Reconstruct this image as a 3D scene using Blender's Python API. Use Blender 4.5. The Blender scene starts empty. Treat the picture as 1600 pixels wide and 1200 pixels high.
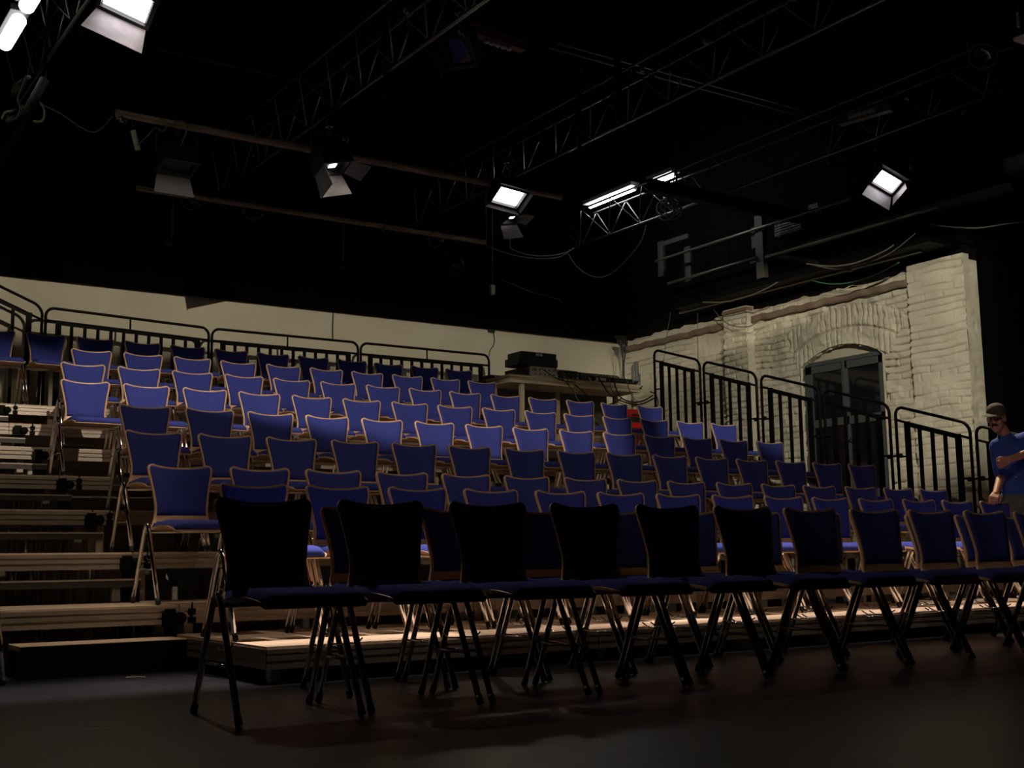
import bpy, bmesh, math, random
import numpy as np
from mathutils import Vector, Matrix
R_ = random.Random(7)
rad = math.radians
# ------------------------------------------------------------------ camera, world, exposure
FOC, YAW, PITCH, ROLL, CZ = 1890.2, rad(33.691), rad(8.181), rad(-0.7545), 0.5915
SC = bpy.context.scene
COL = SC.collection
_f = Vector((math.sin(YAW)*math.cos(PITCH), math.cos(YAW)*math.cos(PITCH), math.sin(PITCH)))
_r = Vector((math.cos(YAW), -math.sin(YAW), 0)); _u = _r.cross(_f)
_rr = math.cos(ROLL)*_r + math.sin(ROLL)*_u
_uu = -math.sin(ROLL)*_r + math.cos(ROLL)*_u
cd = bpy.data.cameras.new('camera'); cam = bpy.data.objects.new('camera', cd); COL.objects.link(cam)
cd.sensor_width = 36; cd.lens = 36*FOC/1600; cd.clip_start = .05; cd.clip_end = 100
mw = Matrix((( _rr.x, _uu.x, -_f.x, 0), (_rr.y, _uu.y, -_f.y, 0), (_rr.z, _uu.z, -_f.z, CZ), (0, 0, 0, 1)))
cam.matrix_world = mw
SC.camera = cam
wd = bpy.data.worlds.new('world'); SC.world = wd; wd.use_nodes = True
bgn = wd.node_tree.nodes.get('Background') or wd.node_tree.nodes.new('ShaderNodeBackground')
bgn.inputs[0].default_value = (.9, .9, 1, 1); bgn.inputs[1].default_value = 0.0
vs = SC.view_settings
vs.view_transform = 'Standard'; vs.look = 'None'; vs.gamma = 1; vs.use_curve_mapping = False
vs.exposure = 0.0
WARM = (1.0, .80, .56)
COOL = (1.0, .93, .86)

def at(u, v, **k):
    """photo pixel -> the point of its sight line on the plane x=, y= or z= ..."""
    d = _rr*((u-800)/FOC) + _uu*((600-v)/FOC) + _f
    (a, val), = k.items(); i = 'xyz'.index(a)
    c = Vector((0, 0, CZ)); t = (val-c[i])/d[i]
    return c + d*t

# ------------------------------------------------------------------ materials
def mat(name, col, rough=.6, metal=0., spec=.5, emit=None, strength=0., noise=None, bump=None, coat=0., sheen=0.):
    m = bpy.data.materials.new(name); m.use_nodes = True
    nt = m.node_tree; b = nt.nodes['Principled BSDF']
    b.inputs['Base Color'].default_value = (*col, 1); b.inputs['Roughness'].default_value = rough
    b.inputs['Metallic'].default_value = metal; b.inputs['Specular IOR Level'].default_value = spec
    if coat: b.inputs['Coat Weight'].default_value = coat
    if sheen: b.inputs['Sheen Weight'].default_value = sheen
    if emit: b.inputs['Emission Color'].default_value = (*emit, 1); b.inputs['Emission Strength'].default_value = strength
    tc = None
    if noise or bump:
        tc = nt.nodes.new('ShaderNodeTexCoord'); mp = nt.nodes.new('ShaderNodeMapping')
        nt.links.new(tc.outputs['Object'], mp.inputs[0])
    if noise:        # (scale, second colour, stretch, lo, hi)
        sc, c2, st, lo, hi = noise
        mp.inputs['Scale'].default_value = st
        n = nt.nodes.new('ShaderNodeTexNoise'); n.inputs['Scale'].default_value = sc; n.inputs['Detail'].default_value = 6
        nt.links.new(mp.outputs[0], n.inputs[0])
        rp = nt.nodes.new('ShaderNodeValToRGB'); nt.links.new(n.outputs[0], rp.inputs[0])
        rp.color_ramp.elements[0].position = lo; rp.color_ramp.elements[1].position = hi
        rp.color_ramp.elements[0].color = (*col, 1); rp.color_ramp.elements[1].color = (*c2, 1)
        nt.links.new(rp.outputs[0], b.inputs['Base Color'])
    if bump:         # (scale, strength)
        n2 = nt.nodes.new('ShaderNodeTexNoise'); n2.inputs['Scale'].default_value = bump[0]; n2.inputs['Detail'].default_value = 5
        nt.links.new(mp.outputs[0], n2.inputs[0])
        bn = nt.nodes.new('ShaderNodeBump'); bn.inputs['Strength'].default_value = bump[1]; bn.inputs['Distance'].default_value = .01
        nt.links.new(n2.outputs[0], bn.inputs['Height']); nt.links.new(bn.outputs[0], b.inputs['Normal'])
    return m
M = {}
M['fabric'] = mat('blue_fabric', (.046, .060, .30), .95, spec=.05, noise=(160, (.064, .082, .37), (1, 1, 1), .35, .65), bump=(420, .35))
M['wood'] = mat('beech_plywood', (.74, .48, .29), .36, noise=(9, (.62, .38, .20), (1, 9, 9), .3, .7))
M['chrome'] = mat('chrome', (.80, .76, .74), .10, 1.)
M['rubber'] = mat('black_rubber', (.012, .012, .012), .6)
M['alu'] = mat('mill_aluminium', (.48, .42, .36), .36, .6, noise=(10, (.38, .33, .28), (.4, 2, 2), .3, .7))
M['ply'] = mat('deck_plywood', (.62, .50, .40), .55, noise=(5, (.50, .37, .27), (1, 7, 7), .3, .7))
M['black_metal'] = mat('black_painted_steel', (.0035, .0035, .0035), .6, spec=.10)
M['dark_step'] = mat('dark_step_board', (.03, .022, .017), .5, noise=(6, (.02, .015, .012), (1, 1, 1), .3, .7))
M['void'] = mat('black_paint', (.007, .006, .0055), .9, spec=.1)
M['drape'] = mat('black_stage_cloth', (.0028, .0026, .0026), 1., spec=.02)
M['floor'] = mat('dark_stage_floor', (.024, .025, .034), .32, spec=.26, noise=(5, (.012, .0128, .0185), (.5, 9, 1), .40, .62), bump=(40, .14))
M['plaster'] = mat('cream_plaster', (.60, .57, .44), .9, spec=.1, noise=(1.4, (.53, .50, .39), (1, 1, 1), .3, .75), bump=(60, .08))
M['brick'] = mat('whitewashed_brick', (.72, .68, .54), .85, spec=.15, noise=(3.0, (.56, .52, .40), (1, 1, 1), .35, .8), bump=(35, .5))
M['band'] = mat('brown_band', (.20, .135, .095), .8, noise=(5, (.27, .20, .15), (1, 1, 1), .3, .7))
M['door'] = mat('grey_painted_door', (.085, .095, .095), .45)
M['glass'] = mat('dark_glass', (.010, .010, .012), .06, spec=.6)
M['truss'] = mat('bare_steel_tube', (.16, .152, .13), .35, .9)
M['pipe'] = mat('rusty_pipe', (.21, .125, .08), .6, .2, noise=(7, (.46, .38, .26), (.3, 3, 3), .35, .65))
M['lampbody'] = mat('black_lamp_housing', (.014, .014, .014), .5)
M['flap'] = mat('barndoor_steel', (.27, .255, .27), .5, .3, noise=(9, (.17, .155, .17), (1, 1, 1), .3, .7))
M['flap_shaded'] = mat('shaded_barndoor_steel', (.030, .027, .030), .5)  # darker flap copy for unlit lamps, their shade put into the colour
M['glow'] = mat('lamp_face_glow', (1, 1, 1), .5, emit=(1, .93, .97), strength=7)
M['bulb'] = mat('lamp_bulb_glow', (1, 1, 1), .5, emit=(1, .86, .80), strength=6)
M['tube'] = mat('fluorescent_glow', (1, 1, 1), .5, emit=(.90, .92, 1.0), strength=30)
M['tube_green'] = mat('bulkhead_glow', (1, 1, 1), .5, emit=(.93, 1, .93), strength=6)
M['white_enamel'] = mat('white_enamel', (.62, .60, .58), .4)
M['cable'] = mat('black_cable', (.012, .012, .012), .5)
M['grey_cable'] = mat('grey_cable', (.14, .135, .11), .5)
M['green_cable'] = mat('green_cable', (.05, .22, .10), .5)
M['conduit'] = mat('orange_brown_conduit', (.22, .09, .05), .6)
M['tabletop'] = mat('layered_plywood_edge', (.66, .58, .40), .6, noise=(60, (.34, .28, .18), (.02, .02, 1), .42, .58))
M['tableleg'] = mat('pale_timber', (.50, .45, .33), .6)
M['black_plastic'] = mat('black_plastic', (.014, .014, .016), .45)
M['silver_panel'] = mat('silver_panel', (.80, .78, .70), .45)
M['screen'] = mat('pale_screen', (.30, .29, .33), .3)
M['red'] = mat('red_paint', (.52, .012, .010), .5)
M['olive'] = mat('dark_olive_board', (.085, .085, .06), .8)
M['skin'] = mat('skin', (.55, .27, .18), .55)
M['shirt'] = mat('royal_blue_shirt', (.030, .075, .36), .85, bump=(40, .4))
M['jeans'] = mat('dark_jeans', (.10, .11, .12), .9)
M['cap'] = mat('olive_cap', (.085, .075, .05), .9)
M['hair'] = mat('dark_hair', (.02, .014, .01), .8)
M['grille'] = mat('vent_grille', (.30, .30, .27), .5)
M['sock'] = mat('pale_socket', (.42, .42, .36), .5)
M['gallery'] = mat('gallery_steel', (.10, .095, .075), .55)
M['galpipe'] = mat('gallery_tube', (.34, .32, .25), .35, .6)
M['redlens'] = mat('red_plastic', (.35, .02, .012), .5)

_nt = M['brick'].node_tree; _b = _nt.nodes['Principled BSDF']; _src = _b.inputs['Base Color'].links[0].from_socket     # shade and dirt of the open joints, painted into the colour
_at = _nt.nodes.new('ShaderNodeAttribute'); _at.attribute_name = 'shade_grime'; _mx = _nt.nodes.new('ShaderNodeMix'); _mx.data_type = 'RGBA'
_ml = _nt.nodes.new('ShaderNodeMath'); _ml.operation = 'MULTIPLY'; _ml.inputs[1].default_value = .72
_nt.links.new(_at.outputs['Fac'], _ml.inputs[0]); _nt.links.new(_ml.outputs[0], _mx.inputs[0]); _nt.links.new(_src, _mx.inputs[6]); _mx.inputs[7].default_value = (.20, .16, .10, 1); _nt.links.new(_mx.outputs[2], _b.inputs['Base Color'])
# ------------------------------------------------------------------ mesh helpers
def obj(name, bm, m, parent=None, smooth=False, loc=None):
    me = bpy.data.meshes.new(name); bm.normal_update(); bm.to_mesh(me); bm.free()
    if smooth:
        for p in me.polygons: p.use_smooth = True
    for mm in (m if isinstance(m, (list, tuple)) else [m]): me.materials.append(mm)
    o = bpy.data.objects.new(name, me); COL.objects.link(o)
    if parent: o.parent = parent
    if loc is not None: o.location = loc
    return o
def tag(o, label, cat, group=None, kind=None):
    o['label'] = label; o['category'] = cat
    if group: o['group'] = group
    if kind: o['kind'] = kind
    return o
def thing(name, label, cat, loc=(0, 0, 0), rotz=0., group=None):
    o = bpy.data.objects.new(name, None); COL.objects.link(o)
    o.location = loc; o.rotation_euler = (0, 0, rotz); o.empty_display_size = .1
    return tag(o, label, cat, group)
def struct(name, bm, m, smooth=False):
    o = obj(name, bm, m, smooth=smooth); o['kind'] = 'structure'; return o
def box(bm, x0, x1, y0, y1, z0, z1, bev=0.):
    vs_ = [bm.verts.new((x, y, z)) for x in (x0, x1) for y in (y0, y1) for z in (z0, z1)]
    fs = [bm.faces.new([vs_[i] for i in q]) for q in ((0,1,3,2),(4,6,7,5),(0,4,5,1),(2,3,7,6),(0,2,6,4),(1,5,7,3))]
    if bev:
        es = list({e for f in fs for e in f.edges})
        bmesh.ops.bevel(bm, geom=es, offset=bev, segments=2, affect='EDGES', profile=.5)
def bx(*a, **k):
    bm = bmesh.new(); box(bm, *a, **k); return bm
def tube(bm, pts, r, n=8, cap=True):
    """tube along a polyline with a frame carried along"""
    pts = [Vector(p) for p in pts]
    rs = r if isinstance(r, (list, tuple)) else [r]*len(pts)
    up = None; rings = []
    for i, p in enumerate(pts):
        if i == 0: d = pts[1]-pts[0]
        elif i == len(pts)-1: d = pts[-1]-pts[-2]
        else: d = (pts[i+1]-p).normalized() + (p-pts[i-1]).normalized()
        if d.length < 1e-9: d = Vector((0, 0, 1))
        d.normalize()
        if up is None:
            a = Vector((0, 0, 1)) if abs(d.z) < .9 else Vector((1, 0, 0)); up = (a - d*a.dot(d)).normalized()
        else:
            up = up - d*up.dot(d)
            up.normalize()
        s = d.cross(up)
        rings.append([bm.verts.new(p + (up*math.cos(2*math.pi*k/n) + s*math.sin(2*math.pi*k/n))*rs[i]) for k in range(n)])
    for a, b in zip(rings, rings[1:]):
        for k in range(n): bm.faces.new((a[k], a[(k+1) % n], b[(k+1) % n], b[k])).smooth = True
    if cap:
        bm.faces.new(rings[0][::-1]); bm.faces.new(rings[-1])
def tb(pts, r, n=8):
    bm = bmesh.new(); tube(bm, pts, r, n); return bm
def bezier(p0, p1, p2, p3, n=10):
    out = []
    for i in range(n+1):
        t = i/n; a = (1-t)
        out.append(Vector(p0)*a**3 + Vector(p1)*3*a*a*t + Vector(p2)*3*a*t*t + Vector(p3)*t**3)
    return out
def sag(p0, p1, drop, n=12):
    p0, p1 = Vector(p0), Vector(p1); out = []
    for i in range(n+1):
        t = i/n; q = p0.lerp(p1, t); q.z -= drop*4*t*(1-t); out.append(q)
    return out
def lathe(bm, prof, n=16, ax='z'):
    """prof: list of (radius, height)"""
    rings = []
    for r, h in prof:
        rings.append([bm.verts.new((r*math.cos(2*math.pi*k/n), r*math.sin(2*math.pi*k/n), h)) for k in range(n)])
    for a, b in zip(rings, rings[1:]):
        for k in range(n): bm.faces.new((a[k], a[(k+1) % n], b[(k+1) % n], b[k])).smooth = True
    bm.faces.new(rings[0][::-1]); bm.faces.new(rings[-1])
def oriented(bm, origin, zdir, xhint=(1, 0, 0)):
    z = Vector(zdir).normalized(); x = Vector(xhint); x = (x - z*x.dot(z)).normalized(); y = z.cross(x)
    m = Matrix(((x.x, y.x, z.x, origin[0]), (x.y, y.y, z.y, origin[1]), (x.z, y.z, z.z, origin[2]), (0, 0, 0, 1)))
    bm.transform(m); return bm
def copy_tree(o, parent=None):
    c = o.copy(); COL.objects.link(c)
    if parent: c.parent = parent
    for ch in list(o.children): copy_tree(ch, c)
    return c
def grid_sheet(f, nu, nv, thick=0.):
    """closed or open sheet from f(u,v)->point"""
    bm = bmesh.new()
    g = [[bm.verts.new(f(i/nu, j/nv)) for j in range(nv+1)] for i in range(nu+1)]
    for i in range(nu):
        for j in range(nv): bm.faces.new((g[i][j], g[i+1][j], g[i+1][j+1], g[i][j+1])).smooth = True
    if thick:
        bm.normal_update()
        r = bmesh.ops.solidify(bm, geom=bm.faces[:], thickness=thick)
    return bm

# ------------------------------------------------------------------ lights that hang out of frame come with their fixtures further down
def spot(parent, loc, target, power, angle, blend=.3, size=.06, col=WARM):
    l = bpy.data.lights.new('beam', 'SPOT'); l.energy = power; l.color = col
    l.spot_size = rad(angle); l.spot_blend = blend; l.shadow_soft_size = size
    o = bpy.data.objects.new('beam', l); COL.objects.link(o)
    d = (Vector(target)-Vector(loc)).normalized()
    o.rotation_mode = 'QUATERNION'
    o.rotation_quaternion = d.to_track_quat('-Z', 'Y'); o.location = loc
    o.parent = parent
    o.matrix_parent_inverse = parent.matrix_basis.inverted()
    return o

# ------------------------------------------------------------------ the room
WX, WY = 11.8, 14.5            # right wall, rear wall
ZT = 3.92
struct('floor', bx(-6, 17, -7, WY+.2, -.2, 0), M['floor'])
struct('ceiling', bx(-6, 17, -7, WY+.2, 7.0, 7.2), M['void'])
struct('wall_rear', bx(-6, WX+.6, WY, WY+.2, 0, 7), M['plaster'])
struct('wall_left', bx(-6.2, -6, -7, WY+.2, 0, 7), M['void'])
struct('wall_front', bx(-6, 17, -7.2, -7, 0, 7), M['void'])
struct('wall_stage_side', bx(17, 17.2, -7, WY+.2, 0, 7), M['void'])

# ---- whitewashed brick wall on the right: real relief
D0, D1, DZ, DC = 9.555, 10.88, 2.99, 10.2        # door niche
def arch(y):
    t = (y-DC)/((D1-D0)/2); return DZ + .20*(1-min(1, t*t))
def vnoise(a, b, seed):
    rs = np.random.RandomState(seed); tab = rs.rand(256, 256)
    i = np.floor(a).astype(int); j = np.floor(b).astype(int); fa = a-i; fb = b-j
    fa = fa*fa*(3-2*fa); fb = fb*fb*(3-2*fb)
    g = lambda p, q: tab[p % 256, q % 256]
    return (g(i,j)*(1-fa)+g(i+1,j)*fa)*(1-fb) + (g(i,j+1)*(1-fa)+g(i+1,j+1)*fa)*fb
def relief(Y, Z, mask=False):
    """depth of the wall face towards the room, metres, + = out"""
    wob = (vnoise(Y*3, Z*3, 1)-.5)*.06
    smooth_left = np.clip((Y-12.4)/1.2, 0, 1)           # the far end is flatter and painted thicker
    pier = (Y < 9.08)
    bh, bl = .083, .26
    zz = Z + wob*.6
    row = np.floor(zz/bh); ph = zz/bh-row
    yy = Y + (row % 2)*bl/2 + wob
    br = np.floor(yy/bl); pv = yy/bl-br
    # soldier bricks over the arch
    ang = np.arctan2(Y-DC, Z-(DZ-1.35)); rr = np.hypot(Y-DC, Z-(DZ-1.35))
    sold = (rr > 1.50) & (rr < 2.05) & (np.abs(ang) < .50)
    pv2 = ang*rr/.085; k2 = np.floor(pv2); pv2 = pv2-k2
    ph2 = (rr-1.50)/.28; ph2 = ph2-np.floor(ph2)
    def groove(p, w): return np.exp(-(np.minimum(p, 1-p)/w)**4)
    rnd = vnoise(br*7.3+row*3.1, row*5.7, 3)
    gh = groove(ph, .09)*np.clip(vnoise(Y*2.2, Z*16, 5)*2.2-.55, 0, 1)
    gv = groove(pv, .035)*np.clip(vnoise(br*3.7, row*2.9, 6)*2.4-1.2, 0, 1)
    g = np.maximum(gh, gv)
    g2 = np.maximum(groove(pv2, .12)*np.clip(vnoise(k2*3.3, rr*6, 7)*2-.5, 0, 1), groove(ph2, .05)*.6)
    g = np.where(sold, g2, g)
    d = -g*.034 + (rnd-.5)*.016 + (vnoise(Y*5, Z*5, 8)-.5)*.03 + (vnoise(Y*17, Z*17, 9)-.5)*.012
    rough = np.where(pier, .62, np.where(Y > 12.2, .45, 1.15)) * (1-.5*smooth_left)
    # knocked out holes
    for (hy, hz, hr, hd) in ((10.75, 3.62, .07, .04), (9.35, 3.30, .06, .03), (11.1, 3.35, .05, .03), (10.4, 3.70, .05, .03), (9.9, 3.55, .06, .035), (13.0, 3.2, .05, .02)):
        d = d - hd*np.exp(-(((Y-hy)**2+(Z-hz)**2)/hr**2))
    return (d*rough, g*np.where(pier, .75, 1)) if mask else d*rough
def brick_face(y0, y1, z0, z1, x, step=.0105, cut=True, ztop=None):
    ny = int((y1-y0)/step)+1; nz = int((z1-z0)/step)+1
    ys = np.linspace(y0, y1, ny); zs = np.linspace(z0, z1, nz)
    Y, Z = np.meshgrid(ys, zs, indexing='ij')
    Dp, Gm = relief(Y, Z, True)
    if ztop:   # crumbly upper edge
        Zt = Z + np.clip((Z-(z1-.06))/.06, 0, 1)*(vnoise(Y*9, Y*0, 11)-.6)*.05
    else: Zt = Z
    X = x - Dp
    co = np.stack([X, Y, Zt], -1).reshape(-1, 3)
    I, J = np.meshgrid(np.arange(ny-1), np.arange(nz-1), indexing='ij')
    a = (I*nz+J); q = np.stack([a, a+1, a+nz+1, a+nz], -1).reshape(-1, 4)
    if cut:
        cy = (Y[:-1, :-1]+step/2).ravel(); cz = (Z[:-1, :-1]+step/2).ravel()
        t = (cy-DC)/((D1-D0)/2)
        edge = (vnoise(cy*14, cz*14, 12)-.5)*.05
        hole = (np.abs(t) < 1+edge) & (cz < DZ + .20*(1-np.minimum(1, t*t)) + edge)
        q = q[~hole]
    me = bpy.data.meshes.new('brick'); 
    me.vertices.add(len(co)); me.vertices.foreach_set('co', co.ravel())
    me.loops.add(q.size); me.loops.foreach_set('vertex_index', q.ravel().astype(np.int32))
    me.polygons.add(len(q)); me.polygons.foreach_set('loop_start', np.arange(0, q.size, 4, dtype=np.int32))
    me.polygons.foreach_set('loop_total', np.full(len(q), 4, np.int32))
    me.polygons.foreach_set('use_smooth', np.ones(len(q), bool))
    me.update(calc_edges=True); me.validate()
    ca = me.attributes.new('shade_grime', 'FLOAT', 'POINT'); ca.data.foreach_set('value', Gm.ravel().astype(np.float32))
    return me
def structmesh(name, me, m):
    me.materials.append(m); o = bpy.data.objects.new(name, me); COL.objects.link(o); o['kind'] = 'structure'; return o
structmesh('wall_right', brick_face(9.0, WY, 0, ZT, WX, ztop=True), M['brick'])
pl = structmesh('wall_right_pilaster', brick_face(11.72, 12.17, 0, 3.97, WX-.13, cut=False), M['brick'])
def end_face(x0, x1, y, z1, step=.02):        # a brick return that faces the stage
    def f(u, v):
        x = x0+(x1-x0)*u; z = z1*v
        d = float(relief(np.array([x*1.0]), np.array([z]))[0])*.5
        return (x, y-d, z)
    return grid_sheet(f, max(3, int((x1-x0)/step)), int(z1/.03))
struct('wall_right_pilaster_side', end_face(WX-.13, WX+.02, 11.72, 3.97), M['brick'], True)
struct('wall_right_pilaster_top', bx(WX-.125, WX+.02, 11.72, 12.17, 3.955, 3.97), M['brick'])
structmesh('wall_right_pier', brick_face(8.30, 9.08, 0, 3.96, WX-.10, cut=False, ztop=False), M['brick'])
struct('wall_right_pier_side', end_face(WX-.10, WX+.25, 8.30, 3.96), M['brick'], True)
# niche reveal, its lining, brown band below the top course
bm = bmesh.new(); n = 20
pts = [(D1, .0)] + [(D1, DZ)] + [(D1-(D1-D0)*i/n, arch(D1-(D1-D0)*i/n)+.01) for i in range(1, n)] + [(D0, DZ), (D0, 0)]
for (a, b) in zip(pts, pts[1:]):
    q = [bm.verts.new(p) for p in ((WX-.03, a[0], a[1]), (WX+.26, a[0], a[1]), (WX+.26, b[0], b[1]), (WX-.03, b[0], b[1]))]; bm.faces.new(q)
struct('wall_right_niche', bm, M['brick'])
struct('wall_right_niche_back', bx(WX+.085, WX+.26, D0-.1, D1+.1, 0, 3.4), M['plaster'])
struct('wall_right_core', bx(WX+.27, WX+.6, 8.35, WY, 0, 4.2), M['void'])
def band(y0, y1, x):
    def f(u, v):
        y = y0+(y1-y0)*u; w = (math.sin(y*11)+math.sin(y*23+1))*.006
        return (x - .02 + .008*math.sin(y*17), y, 3.735 + .085*v + w)
    return grid_sheet(f, int((y1-y0)/.04), 2, .02)
struct('trim_2', band(12.19, WY, WX-.005), M['band'])
struct('trim_3', band(9.10, 11.70, WX-.015), M['band'])
struct('trim_4', bx(WX-.15, WX, 11.72, 12.17, 3.905, 3.95), M['band'])
# upper black wall on the right, above the brick
struct('wall_right_upper', bx(WX+.02, WX+.6, 8.3, WY, ZT-.02, 7), M['void'])

# ---- grey double door in the niche
d = bpy.data.objects.new('door_1', None); COL.objects.link(d); d.location = (WX+.045, DC, .95); d['kind'] = 'structure'
d['label'] = 'grey double door with glass panes in the arched brick niche'
hw = .645; H = 2.06
bm = bmesh.new()
box(bm, -.03, .04, -hw-.05, -hw, 0, H+.03); box(bm, -.03, .04, hw, hw+.05, 0, H+.03); box(bm, -.03, .04, -hw, hw, H-.02, H+.03)
obj('door_frame', bm, M['door'], d)
for s in (-1, 1):
    a, b = (0.004, hw-.004) if s > 0 else (-hw+.004, -.004)
    sa_, sb_ = (.04, .10) if s > 0 else (.10, .04)
    bm = bmesh.new()
    for (y0, y1, z0, z1) in ((a, a+sa_, 0, H-.025), (b-sb_, b, 0, H-.025), (a, b, H-.115, H-.025), (a, b, 1.24, 1.34), (a, b, 0, .42)):
        box(bm, -.025, .025, y0, y1, z0, z1)
    lf = obj('door_leaf', bm, M['door'], d)
    for (z0, z1) in ((.42, 1.24), (1.34, H-.115)):
        obj('glass_pane', bx(-.004, .004, a+sa_, b-sb_, z0, z1), M['glass'], lf)
obj('door_handle', tb([(-.03, -.05, 1.05), (-.08, -.05, 1.05), (-.085, -.14, 1.05)], .009), M['chrome'], d)
obj('centre_bead', bx(-.04, -.02, -.015, .02, 0, H-.02), M['door'], d)

# ---- black masking cloths
def drape(name, label, p0, p1, z0, z1, amp, wl, thick=.006):
    p0, p1 = Vector(p0), Vector(p1); L = (p1-p0).length; dr = (p1-p0)/L; nrm = Vector((-dr.y, dr.x, 0))
    n = max(4, int(L/wl*6))
    def f(u, v):
        s = u*L; w = amp*math.sin(s/wl*2*math.pi + .8*math.sin(s*.9)) * (1-.25*v)
        q = p0 + dr*s + nrm*w
        return (q.x, q.y, z0+(z1-z0)*v)
    o = obj(name, grid_sheet(f, n, 6, thick), M['drape'], smooth=True)
    return tag(o, label, 'stage curtain')
drape('masking_drape', 'black masking cloth hung high across the cream rear wall', (-5.8, WY-.07, 0), (11.812, WY-.07, 0), 3.865, 6.95, .012, .6)
drape('side_drape', 'tall black stage curtain hanging beside the white brick pier', (WX+.02, 8.2, 0), (16.9, 8.05, 0), 0.01, 6.95, .05, .4)
drape('wing_drape', 'black wing curtain hung nearer the stage, right of the seating', (13.6, -1.5, 0), (14.2, 7.7, 0), 0.01, 6.95, .06, .45)

# ------------------------------------------------------------------ stage platforms
LV = [.172, .338, .650, .9625, 1.275, 1.5875, 1.90, 2.210]          # deck heights
FY = [5.62, 7.00, 7.95, 8.97, 9.99, 11.01, 12.03, 13.05]            # front edges
FYE = FY[1:] + [14.08]
ORD = ['first', 'second', 'third', 'fourth', 'fifth', 'sixth', 'seventh', 'eighth', 'ninth', 'tenth', 'eleventh', 'twelfth', 'thirteenth', 'fourteenth', 'fifteenth', 'sixteenth']
TIER = ['lowest', 'second', 'third', 'fourth', 'fifth', 'sixth', 'seventh', 'top']
def platform(level, x0, x1, label):
    y0, y1, z = FY[level], FYE[level]-.006, LV[level]
    t = thing('stage_platform', label, 'platform', ((x0+x1)/2, (y0+y1)/2, 0), 0, 'aluminium stage platforms')
    w, dp = (x1-x0)/2-.003, (y1-y0)/2
    h = .098
    bm = bmesh.new()
    for (a, b, c, d_) in ((-w, w, -dp, -dp+.03), (-w, w, dp-.03, dp)):
        box(bm, a, b, c, d_, z-h, z-.002)
        s = -1 if c < 0 else 1
        yy = c-.012 if s < 0 else d_-.006
        for (q0, q1) in ((z-.024, z-.003), (z-.058, z-.034), (z-h, z-.072)):     # extruded ridges
            box(bm, a, b, yy, yy+.018, q0, q1)
    for (a, b) in ((-w, -w+.03), (w-.03, w)):
        box(bm, a, b, -dp+.03, dp-.03, z-h, z-.002)
        xx = a-.0055 if a < 0 else b
        for (q0, q1) in ((z-.024, z-.003), (z-.058, z-.034), (z-h, z-.072)):
            if a < 0: box(bm, a-.003, a, -dp, dp, q0, q1)
            else: box(bm, b, b+.0025, -dp, dp, q0, q1)
    obj('frame', bm, M['alu'], t)
    obj('deck_top', bx(-w+.002, w-.002, -dp-.004, dp-.002, z-.002, z+.010), M['ply'], t)
    for sx in (-1, 1):
        for sy in (-1, 1):
            cx, cy = sx*(w-.075), sy*(dp-.09)
            obj('leg', bx(cx-.028, cx+.028, cy-.028, cy+.028, 0, z-h, bev=.004), M['alu'], t)
    return t
XR = 10.32
spans = {0: [(2.30, 4.31), (4.31, 6.31), (6.31, 8.32), (8.32, XR)]}
for l in range(1, 8):
    spans[l] = [(.32, 2.33), (2.33, 4.33), (4.33, 6.33), (6.33, 8.33), (8.33, XR)]
spans[7] = [(1.02, 3.02), (3.02, 5.02), (5.02, 7.02), (7.02, 9.02), (9.02, XR)]
for l in range(8):
    for k, (a, b) in enumerate(spans[l]):
        nm = 'aluminium edged plywood platform, %s tier, %s from the left end' % (TIER[l], ORD[k])
        platform(l, a, b, nm)
# half steps in the left aisle, with the black clamps that hold them to the platform edge
SX = [2.28, 2.30, 2.33, 2.36, 2.39, 2.42, 2.46]
for i in range(7):            # step in front of level i+1
    l = i+1
    zf, zt = LV[l-1], LV[l]
    z = (zf+zt)/2 if i else LV[0]
    y1 = FY[l]-.02; y0 = y1-.28
    xr = SX[i]; xl = xr-.88
    where = 'lowest, standing on the dark floor' if i == 0 else 'hung below the %s platform edge' % TIER[l]
    t = thing('half_step', 'dark aisle half step at the left of the seating, ' + where, 'step', ((xl+xr)/2, (y0+y1)/2, (0 if i == 0 else zf+.010)), 0, 'half steps in the left aisle')
    zb = 0 if i == 0 else zf+.010
    w = (xr-xl)/2; dp = .14; zl = z-zb
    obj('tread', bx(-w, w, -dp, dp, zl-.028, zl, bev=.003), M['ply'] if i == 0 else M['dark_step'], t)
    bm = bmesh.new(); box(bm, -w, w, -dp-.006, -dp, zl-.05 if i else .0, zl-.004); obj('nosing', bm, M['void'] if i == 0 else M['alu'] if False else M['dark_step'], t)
    if i:
        obj('edge_strip', bx(-w, w, -dp-.009, -dp-.005, zl-.010, zl), M['alu'], t)
    for s in (-1, 1):
        for (q0, q1) in ((-dp+.02, -dp+.06), (dp-.05, dp-.01)):
            obj('support_leg', bx(s*(w-.02)-.02, s*(w-.02)+.02, q0, q1, 0, zl-.028), M['alu'] if i == 2 else M['black_metal'], t)
        if i or s > 0:
            # hook plate reaching up to the platform rim + round hand knob
            top = zt-zb-.012
            hk = bmesh.new(); box(hk, s*(w-.01)-.03, s*(w-.01)+.03, dp-.012, dp+.006, zl-.03, top)
            box(hk, s*(w-.01)-.045, s*(w-.01)+.035, dp-.035, dp+.004, top-.095, top-.02)
            hook = obj('clamp_bracket', hk, M['black_metal'], t)
            kn = bmesh.new(); lathe(kn, [(.012, 0), (.034, .004), (.036, .022), (.03, .03)], 12); oriented(kn, (s*(w-.01)+.045, dp-.03, top-.052), (0, -1, 0))
            obj('clamp_knob', kn, M['black_metal'], hook, True)
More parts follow.
